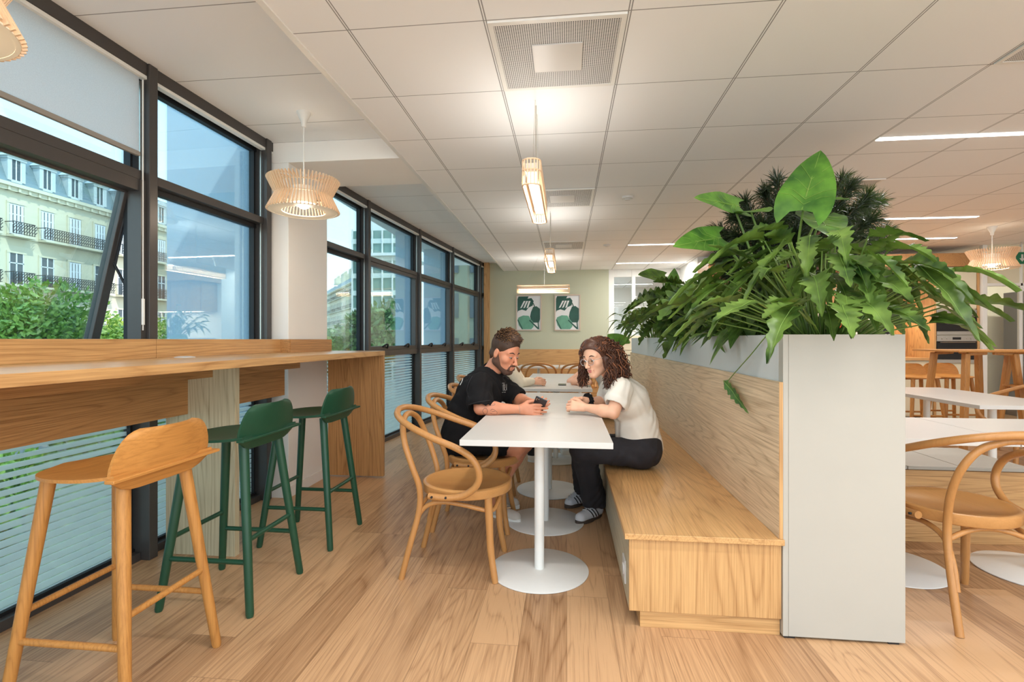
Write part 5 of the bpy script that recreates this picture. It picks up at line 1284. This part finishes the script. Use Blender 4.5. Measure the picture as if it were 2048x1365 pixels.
bd += [('u', cap(Tm(.070,-.010,-.105), Tm(.070,.010,-.105), .0215, .0215), .01), ('u', cap(Tm(.091,-.017,-.057), Tm(.086,-.024,-.085), .006, .008), .005), ('u', cap(Tm(.091,.017,-.057), Tm(.086,.024,-.085), .006, .008), .005), ('u', cap(Tm(.095,-.015,-.0575), Tm(.095,.015,-.0575), .0048, .0048), .004), ('s', cap(Tm(.097,-.013,-.073), Tm(.097,.013,-.073), .0115, .0115), .003)]
nets(field(bd), hb_lo, hb_hi, .0028, 'beard', beardM, pm, org)
face_parts(pm, HM_, Rm, 1.02, org, 'skin1', browD, lipM, irisM)
for hl, te in (((-.545,3.415),(-.30,3.262)), ((-.565,3.665),(-.335,3.535))):
    o = nets(field(shoe_ops(hl, te)), (min(hl[0],te[0])-.1, min(hl[1],te[1])-.1, 0), (max(hl[0],te[0])+.1, max(hl[1],te[1])+.1, .2), .004, 'shoe', plain('beige sneaker', srgb(206,196,184), .7, noise=.06, nscale=40) if 'beige sneaker' not in bpy.data.materials else bpy.data.materials['beige sneaker'], pm, org)
    o['label'] = 'beige grey sneaker'; sole(hl, te, o, org, 'white_metal', .028)
    d = (Vector((*te,0))-Vector((*hl,0))).normalized(); s_ = Vector((-d.y,d.x,0)); h3 = Vector((*hl,0)); bm = B()
    for k in range(5): c_ = h3+d*(.10+.026*k)+Vector((0,0,.108-.011*k)); tube(bm, [c_-s_*.022-Vector(org), c_+d*.006+Vector((0,0,.004))-Vector(org), c_+s_*.022+d*.01-Vector(org)], .0032, 6)
    OBJ('laces', bm, 'birch', o, smooth=True)
    sk = B(); a_ = h3+d*.05; tube(sk, [a_+Vector((0,0,.10))-Vector(org), a_+Vector((0.004,0,.165))-Vector(org)], [.040,.040], 16); OBJ('sock', sk, whiteT, o, smooth=True)
bt = surf(body); stt = surf(shirt)
ink = plain('tattoo ink', srgb(60,54,60), .6)
mark('tattoo', bt, [[(965,823),(968,818),(973,818),(975,823),(973,828),(968,828),(965,823)], [(981,822),(984,819),(988,820),(994,825),(993,829),(986,829),(981,827)], [(970,811),(976,808),(983,809),(990,808),(988,811),(978,812),(972,813)], [(984,824),(990,823)]], .0009, ink, pm)
mark('bracelet', bt, [[(1037,810),(1039,818),(1040,829)]], .0011, 'steel', pm)
mark('shirt_print', stt, [[(1006,770),(1006,782)],[(1008,770),(1008,782)],[(1006,770),(1010,770)],[(1010,771),(1010,776),(1008,777),(1011,782)],[(1013,769),(1013,781)],[(1004.5,767),(1009,767)],[(1004,785.5),(1007,785)],[(1008.5,785),(1011,785)]], .0016, 'white', pm)
mark('back_print', stt, [[(932,748),(934,747),(934.5,750),(932.5,752)],[(920,771),(923,764),(926,757)],[(921,770),(925,762),(926,757)]], .002, 'white', pm)
mark('sleeve_seam', stt, [[(937,810),(950,806),(965,803),(980,801)],[(938,796),(934,780),(938,765),(945,752)]], .0008, plain('dark stitching', srgb(70,68,72), .8), pm)

# phone he holds
TL = PY(1072.7,793,3.03); w_ = Vector((.913,0,-.406)); n_ = Vector((.293,.677,.675)).normalized(); l_ = n_.cross(w_).normalized()
php = thing('smartphone', 'black smartphone held by the bearded man above the white table', 'phone', TL+w_*.036+l_*.068)
mp = Matrix(((w_.x,l_.x,n_.x,0),(w_.y,l_.y,n_.y,0),(w_.z,l_.z,n_.z,0),(0,0,0,1)))
bm = B(); box(bm, -.037, .037, -.070, .070, -.0045, .0045, mp); OBJ('case', bm, plain('black phone case', srgb(42,42,46), .5), php, bevel=.004)
bm = B(); box(bm, -.033, -.008, -.066, -.038, -.0065, -.0045, mp); OBJ('camera_bump', bm, 'black', php, bevel=.001)
for x, y in ((-.027,-.059),(-.014,-.059),(-.027,-.045)):
    bm = B(); cyl(bm, mp @ Vector((x,y,-.008)), mp @ Vector((x,y,-.006)), .0045, seg=14); OBJ('lens', bm, 'steel', php, smooth=True)
bm = B(); box(bm, -.034, .034, -.067, .067, .0045, .005, mp); OBJ('screen', bm, emit('phone screen', (.7,.8,1), .6), php)

# ---------------- the woman with glasses
pw = thing('person', 'woman with long curly brown hair and clear glasses in an off white t-shirt', 'person', (.42, 3.25, 0)); org = tuple(pw.location)
pel, mid, che, nb0 = PY(1278,888,3.25), PY(1272,846,3.23), PY(1256,802,3.20), PY(1232,762,3.18)
SR, SL = PY(1243,778,3.03), PY(1218,778,3.34)      # SR here: the shoulder nearer the camera
ER, WR = PY(1226,826,2.97), PY(1170,815,3.08); EL, WL = PY(1212,806,3.36), PY(1172,802,3.20)
hR, hL = pel+Vector((-.02,-.09,-.035)), pel+Vector((-.02,.09,-.035)); kR, kL = PY(1166,900,3.12), PY(1163,898,3.40)
aR, aL = Vector((.195,3.42,.10)), Vector((.125,3.68,.10)); HW = a3(PY(1193,715,3.15)); Rw = frame((-.66,-.70,-.20), roll=.10)
neckt = Vector((HW + Rw @ V(-.03,0,-.05)).tolist())
torso = lambda g: [('u', cap(pel, mid, .128+g, .105+g), 0), ('u', cap(mid, che, .105+g, .112+g), .05), ('u', cap(che, nb0, .105+g, .058+g), .05), ('u', cap(SR, SL, .048+g, .048+g), .05), ('u', cap(che+Vector((-.03,-.06,-.01)), che+Vector((-.03,.06,-.01)), .085+g, .085+g), .04)]
ops = torso(-.004)+[('u', cap(nb0, neckt, .048, .044), .03)]+head_ops(HW, Rw, .95, True)
for S_, E_, W_ in ((SR,ER,WR),(SL,EL,WL)): ops += [('u', cap(S_, E_, .044, .038), .03), ('u', cap(E_, E_.lerp(W_,.35), .035, .035), .01), ('u', cap(E_.lerp(W_,.3), W_, .035, .022), .02)]
for h_, k_, a_ in ((hR,kR,aR),(hL,kL,aL)): ops += [('u', cap(h_, k_, .075, .052), .03), ('u', cap(k_, a_, .050, .032), .02), ('u', cap(a_, a_-Vector((0,0,.05)), .032,.032), .01)]
ops += hand_ops(WR, (-1,.08,.12), (.05,.7,-.3), -1, curl=((.9,1.2,.7),(.8,1.1,.7),(.7,1.0,.6),(.7,.9,.6)), s=.92)
ops += hand_ops(WL, (-.9,-.25,.05), (.2,-.5,-.6), 1, curl=(.7,.9,.6), s=.92)
lo, hi = bbox([pel,nb0,Vector(HW.tolist()),ER,WR-Vector((.1,0,0)),WL,kR,kL,aR,aL], .18); lo[2] = max(lo[2], .02)
bodyw = nets(field(ops), lo, hi, .0042, 'body', 'skin2', pw, org)
sh = torso(.011)+[('u', cap(mid, pel+Vector((-.005,0,-.02)), .118, .142), .04), ('u', cap(SR, SR.lerp(ER,.48), .058, .075), .03), ('u', cap(SL, SL.lerp(EL,.5), .058, .070), .03)]
for S_, E_ in ((SR,ER),(SL,EL)):
    dd = (E_-S_).normalized(); P_ = S_.lerp(E_, .52); sh += [('s', cap(P_+dd*.0, P_+dd*.2, .056, .06), .004), ('s', cap(P_+dd*.125, P_+dd*.30, .105, .11), .004)]
sh += [('s', cap(nb0.lerp(neckt,.2), neckt, .055, .06), .01), ('i', half((0,0,pel.z-.035), (0,0,-1)), .01)]
shw = nets(field(sh, .0050), lo, hi, .0045, 'shirt', whiteT, pw, org)
jn = [('u', cap(hR, kR, .090, .076), 0), ('u', cap(hL, kL, .090, .076), .04), ('u', cap(pel+Vector((.015,-.05,-.02)), pel+Vector((.015,.05,-.02)), .122, .122), .05), ('u', cap(kR, aR+Vector((-.01,-.01,.04)), .074, .078), .03), ('u', cap(kL, aL+Vector((0,0,.04)), .074, .075), .03),
      ('i', half((0,0,.402), (0,0,-1)), .01)]
jl = [('u', cap(kR, aR+Vector((-.012,-.012,.02)), .073, .080), 0), ('u', cap(kL, aL+Vector((0,0,.02)), .073, .075), .01), ('u', cap(hR.lerp(kR,.55), kR, .08, .074), .03), ('u', cap(hL.lerp(kL,.55), kL, .08, .074), .03), ('s', ell(aR+Vector((-.012,-.012,-.09)), (.14,.14,.085)), .004), ('s', ell(aL+Vector((0,0,-.09)), (.14,.14,.085)), .004)]
f1, f2 = field(jn, .0045), field(jl, .006)
def both(P): return np.minimum(f1(P), f2(P))
jj = nets(both, lo, hi, .0048, 'jeans', jeans, pw, org)
bm = B()
for a_, r_ in ((aR+Vector((-.012,-.012,.055)), .080), (aL+Vector((0,0,.055)), .075)): tube(bm, [Vector((a_.x+r_*1.0*math.cos(k*PI/16), a_.y+r_*1.0*math.sin(k*PI/16), a_.z))-Vector(org) for k in range(32)], .0025, 5, closed=True)
OBJ('cuff_seam', bm, plain('grey stitching', srgb(120,116,120), .8), pw, smooth=True)
Tw = lambda x, y, z: Vector((HW + Rw @ (V(x, y, z)*.95)).tolist())
face_parts(pw, HW, Rw, .95, org, 'skin2', browD, lipW, irisM)
# clear glasses
bm = B()
for y in (-1, 1):
    c_ = Tw(.098, y*.031, -.010); fx = Vector((Rw@V(1,y*.12,0)).tolist()); uy = Vector((Rw@V(0,1,0)).tolist()); uz = Vector((Rw@V(0,0,1)).tolist())
    tube(bm, [c_+uy*.0235*math.cos(k*PI/12)+uz*.0205*math.sin(k*PI/12)-Vector(org) for k in range(24)], .0013, 6, closed=True)
    tube(bm, [Tw(.096,y*.054,-.004)-Vector(org), Tw(.085,y*.064,-.002)-Vector(org), Tw(.0,y*.078,.0)-Vector(org)], .0011, 6)
tube(bm, [Tw(.100,-.009,-.006)-Vector(org), Tw(.104,0,-.003)-Vector(org), Tw(.100,.009,-.006)-Vector(org)], .0012, 6)
gf = OBJ('glasses', bm, plain('clear grey glasses frame', srgb(206,206,206), .2, metal=.4), pw, smooth=True)
bm = B()
for y in (-1, 1):
    c_ = Tw(.098, y*.031, -.010); vs = [bm.verts.new(c_+uy*.0225*math.cos(k*PI/12)+uz*.0195*math.sin(k*PI/12)-Vector(org)) for k in range(24)]; bm.faces.new(vs)
OBJ('lens', bm, 'glass_in', gf)
# curly hair
base_h = [('u', ell(Tw(-.014,0,.040), (.101,.084,.091), Rw), 0), ('u', ell(Tw(-.05,0,-.02), (.08,.085,.10), Rw), .03), ('u', cap(Tw(-.035,.065,-.01), PY(1224,752,3.07), .034, .036), .03), ('u', cap(Tw(-.06,.02,-.04), PY(1246,742,3.12), .06, .045), .03), ('u', cap(Tw(.0,-.080,0), PY(1166,750,3.25), .022, .018), .02),
          ('s', ell(Tw(.092,.012,-.024), (.080,.086,.094), Rw), .006)]
hb_lo, hb_hi = bbox([Tw(0,0,0), PY(1250,750,3.1)], .2)
nets(field(base_h, .004), hb_lo, hb_hi, .0042, 'hair', curlM, pw, org)
R = random.Random(9); ps = []
for i in range(760):
    a = R.uniform(-PI, PI); b = R.uniform(-.3, 1.4)
    x, y, z = -.020+.104*math.cos(b)*math.cos(a), .088*math.cos(b)*math.sin(a), .040+.093*math.sin(b)
    if x > .062 and z < .095: continue
    if x > .02 and z < .055: continue
    root = Tw(x, y, z); far = y < .0 and x > -.06 and R.random() < .75
    if far: end = PY(R.uniform(1157,1176), R.uniform(742,776), R.uniform(3.20,3.30)); mid_ = Tw(.035, -.090, .0)
    elif x > -.03: end = PY(R.uniform(1208,1240), R.uniform(752,780), R.uniform(2.99,3.07)); mid_ = Tw(-.030, .098, .0)
    else: end = PY(R.uniform(1216,1262), R.uniform(738,776), R.uniform(3.02,3.22)); mid_ = root.lerp(end, .45)+(root-Tw(-.02,0,0)).normalized()*.03
    if end.x > PY(1250,760,3.1).x: end.z = max(end.z, PY(1250,755,3.1).z)
    outw = (root-Tw(-.02,0,0)).normalized(); P0 = [root, root.lerp(mid_,.4)+outw*.016, mid_+outw*.008, end]
    sp = spline(P0, 11); ph_ = R.uniform(0, 6.28); fr_ = R.choice((-1,1))*R.uniform(.7,1.1); amp = R.uniform(.007,.0135); out = []
    for k, p in enumerate(sp):
        f = k/(len(sp)-1); t_ = (sp[min(k+1, len(sp)-1)]-sp[max(k-1,0)]).normalized(); u1 = t_.orthogonal().normalized(); u2 = t_.cross(u1); ang = ph_+k*fr_
        out.append(p+(u1*math.cos(ang)+u2*math.sin(ang))*amp*min(1, .35+f*1.6))
    ps.append(spline(out, 2))
strands('hair_curls', pw, org, ps[::2]+ps[1::4], .0036, curlM, 4); strands('hair_highlights', pw, org, ps[3::4], .0034, curlL, 4)
# scrunchie on the wrist
bm = B(); ax = (WL-EL).normalized(); c_ = WL-ax*.015; u1 = ax.orthogonal().normalized(); u2 = ax.cross(u1); P = []
for k in range(48): P.append(c_+(u1*math.cos(k*PI/24)+u2*math.sin(k*PI/24))*(.034+.004*math.sin(k*1.3))+ax*.004*math.sin(k*2.1)-Vector(org))
tube(bm, P, [.013+.003*math.sin(k*1.7) for k in range(48)], 10, closed=True); OBJ('scrunchie', bm, blackT, pw, smooth='all', label='black hair scrunchie on the wrist')
for hl, te in (((.232,3.472),(.062,3.272)), ((.150,3.735),(-.01,3.585))):
    o = nets(field(shoe_ops(hl, te)), (min(hl[0],te[0])-.1, min(hl[1],te[1])-.1, 0), (max(hl[0],te[0])+.1, max(hl[1],te[1])+.1, .2), .004, 'shoe', plain('silver white sneaker', srgb(206,204,206), .5, noise=.05, nscale=40) if 'silver white sneaker' not in bpy.data.materials else bpy.data.materials['silver white sneaker'], pw, org)
    o['label'] = 'silver sneaker with three dark stripes'; sole(hl, te, o, org, plain('dark gum sole', srgb(70,58,50), .6) if 'dark gum sole' not in bpy.data.materials else bpy.data.materials['dark gum sole'], .026)
    tre = surf(o) if False else None
    d = (Vector((*te,0))-Vector((*hl,0))).normalized(); s_ = Vector((-d.y,d.x,0)); h3 = Vector((*hl,0)); bm = B()
    off = Vector(org); bv = BVHTree.FromPolygons([v.co for v in o.data.vertices], [tuple(p.vertices) for p in o.data.polygons])
    for sd in (-1, 1):
        for k in range(3):
            P = []
            for q in range(7):
                p0_ = h3+d*(.085+.024*k+.028*q/6)+Vector((0,0,.03+.05*q/6)); r0 = p0_+s_*sd*.12-off; hit = bv.ray_cast(r0, -s_*sd, .2)
                if hit[0] is not None: P.append(hit[0]+s_*sd*.0008)
            if len(P) > 2: tube(bm, P, .0042, 6)
    OBJ('stripes', bm, 'black', o); bm = B()
    for k in range(5): c_ = h3+d*(.10+.024*k)+Vector((0,0,.106-.011*k)); tube(bm, [c_-s_*.020-off, c_+Vector((0,0,.005))-off, c_+s_*.020+d*.008-off], .0032, 6)
    OBJ('laces', bm, 'white', o, smooth=True); bm = B(); cyl(bm, h3+d*.05+Vector((0,0,.09))-off, h3+d*.05+Vector((0,0,.15))-off, .038, seg=16); OBJ('sock', bm, whiteT, o, smooth=True)

# ---------------- two more people farther along, half hidden
def simple_person(label, loc, fwd, pel, mid, che, nb0, S1, S2, E1, W1, E2, W2, H, hf, shirtM, skin, hr_mat, h1, h2, k1, k2, a1, a2, trM, lock, long_sleeve, hs=.95):
    t = thing('person', label, 'person', loc); org = tuple(loc); Hn = a3(H); Rh = frame(hf); nt = Vector((Hn + Rh @ V(-.03,0,-.05)).tolist())
    tor = lambda g: [('u', cap(pel, mid, .125+g, .108+g), 0), ('u', cap(mid, che, .108+g, .112+g), .05), ('u', cap(che, nb0, .105+g, .058+g), .05), ('u', cap(S1, S2, .048+g, .048+g), .05)]
    ops = tor(-.006)+[('u', cap(nb0, nt, .048, .044), .03)]+head_ops(Hn, Rh, hs, True)
    for S_, E_, W_ in ((S1,E1,W1),(S2,E2,W2)): ops += [('u', cap(S_, E_, .043, .036), .03), ('u', cap(E_, W_, .034, .023), .01)]
    for h_, k_, a_ in ((h1,k1,a1),(h2,k2,a2)): ops += [('u', cap(h_, k_, .07, .052), .03), ('u', cap(k_, a_, .050, .032), .02)]
    f = Vector((fwd,0,0)); ops += hand_ops(W1, (fwd,.10,0), (0,.9,-.3), 1 if fwd > 0 else -1, curl=(.5,.6,.4), s=.92); ops += hand_ops(W2, (fwd,-.35,0), (0,-.9,-.3), -1 if fwd > 0 else 1, curl=(.6,.8,.5), s=.92)
    lo, hi = bbox([pel,nb0,H,E1,W1+f*.1,W2+f*.1,k1,k2,a1,a2], .18); lo[2] = max(.01, lo[2])
    nets(field(ops), lo, hi, .006, 'body', skin, t, org)
    sh = tor(.011)+[('u', cap(mid, pel, .118, .138), .04)]
    for S_, E_, W_ in ((S1,E1,W1),(S2,E2,W2)):
        if long_sleeve: sh += [('u', cap(S_, E_, .056, .052), .03), ('u', cap(E_, E_.lerp(W_,.93), .050, .034), .01)]
        else: sh += [('u', cap(S_, S_.lerp(E_,.45), .056, .064), .03)]
    sh += [('s', cap(nb0.lerp(nt,.2), nt, .055, .06), .01)]
    nets(field(sh, .003), lo, hi, .006, 'shirt', shirtM, t, org)
    tr_ = [('u', cap(h1, k1, .086, .068), 0), ('u', cap(h2, k2, .086, .068), .03), ('u', cap(k1, a1, .066, .055), .02), ('u', cap(k2, a2, .066, .055), .02), ('u', cap(pel+Vector((0,-.05,-.02)), pel+Vector((0,.05,-.02)), .12, .12), .04)]
    nets(field(tr_, .003), lo, hi, .007, 'trousers', trM, t, org)
    T_ = lambda x, y, z: Vector((Hn + Rh @ (V(x, y, z)*hs)).tolist())
    hh = [('u', ell(T_(-.022,0,.042), (.100,.084,.086), Rh), 0), ('u', ell(T_(-.05,0,-.03), (.07,.08,.09), Rh), .03)]+[('u', cap(T_(-.02,y_,-.02), q_, .035, .022), .03) for y_, q_ in lock]+[('s', ell(T_(.092,0,-.028), (.080,.064,.100), Rh), .006)]
    nets(field(hh, .004), *bbox([T_(0,0,0)]+[q_ for _, q_ in lock], .16), .006, 'hair', hr_mat, t, org)
    face_parts(t, Hn, Rh, hs, org, skin, browD, lipW, irisM)
    for a_ in (a1, a2):
        hl, te = (a_.x-fwd*.05, a_.y), (a_.x+fwd*.19, a_.y-.03); o = nets(field(shoe_ops(hl, te)), (min(hl[0],te[0])-.1, min(hl[1],te[1])-.1, 0), (max(hl[0],te[0])+.1, max(hl[1],te[1])+.1, .2), .006, 'shoe', whiteT, t, org); sole(hl, te, o, org, 'white_metal', .024)
    return t
pl3 = PY(960,800,5.0); pl3 = Vector((-.70,4.98,.59))
simple_person('person in a cream long sleeved top with clasped hands, mostly hidden behind the bearded man', (-.70,4.98,0), 1, pl3, Vector((-.69,4.98,.75)), Vector((-.65,4.98,.93)), Vector((-.60,4.98,1.04)),
    Vector((-.60,4.83,.99)), Vector((-.60,5.13,.99)), PY(1041,767,4.86), PY(1066,764,4.95), PY(1044,765,5.20), PY(1068,762,5.06), PY(1010,704,4.97), (.9,-.1,-.3), creamT, 'skin2',
    wood('auburn hair', srgb(140,92,52), srgb(84,52,30), 'Z', scale=6, contrast=.8), pl3+Vector((.02,-.09,-.03)), pl3+Vector((.02,.09,-.03)), Vector((-.28,4.9,.52)), Vector((-.28,5.08,.52)), Vector((-.33,4.92,.09)), Vector((-.33,5.1,.09)), jeans, [(-.07, PY(1036,742,4.85)), (.07, PY(1000,742,5.1))], True)
pl4 = Vector((.50,5.25,.53))
simple_person('person in a white top with one arm on the table, behind the woman with glasses', (.50,5.25,0), -1, pl4, Vector((.47,5.24,.70)), Vector((.40,5.22,.88)), Vector((.33,5.20,1.0)),
    Vector((.34,5.05,.95)), Vector((.30,5.37,.95)), PY(1148,765,5.12), PY(1180,765,4.96), PY(1140,764,5.42), PY(1168,764,5.25), PY(1178,704,5.15), (-.85,-.35,-.3), whiteT, 'skin2',
    curlM, pl4+Vector((-.02,-.09,-.03)), pl4+Vector((-.02,.09,-.03)), Vector((.08,5.15,.50)), Vector((.08,5.35,.50)), Vector((.12,5.2,.09)), Vector((.12,5.4,.09)), plain('light jeans', srgb(120,140,160), .8), [(.07, PY(1185,742,5.0)), (-.07, PY(1163,735,5.25))], False)
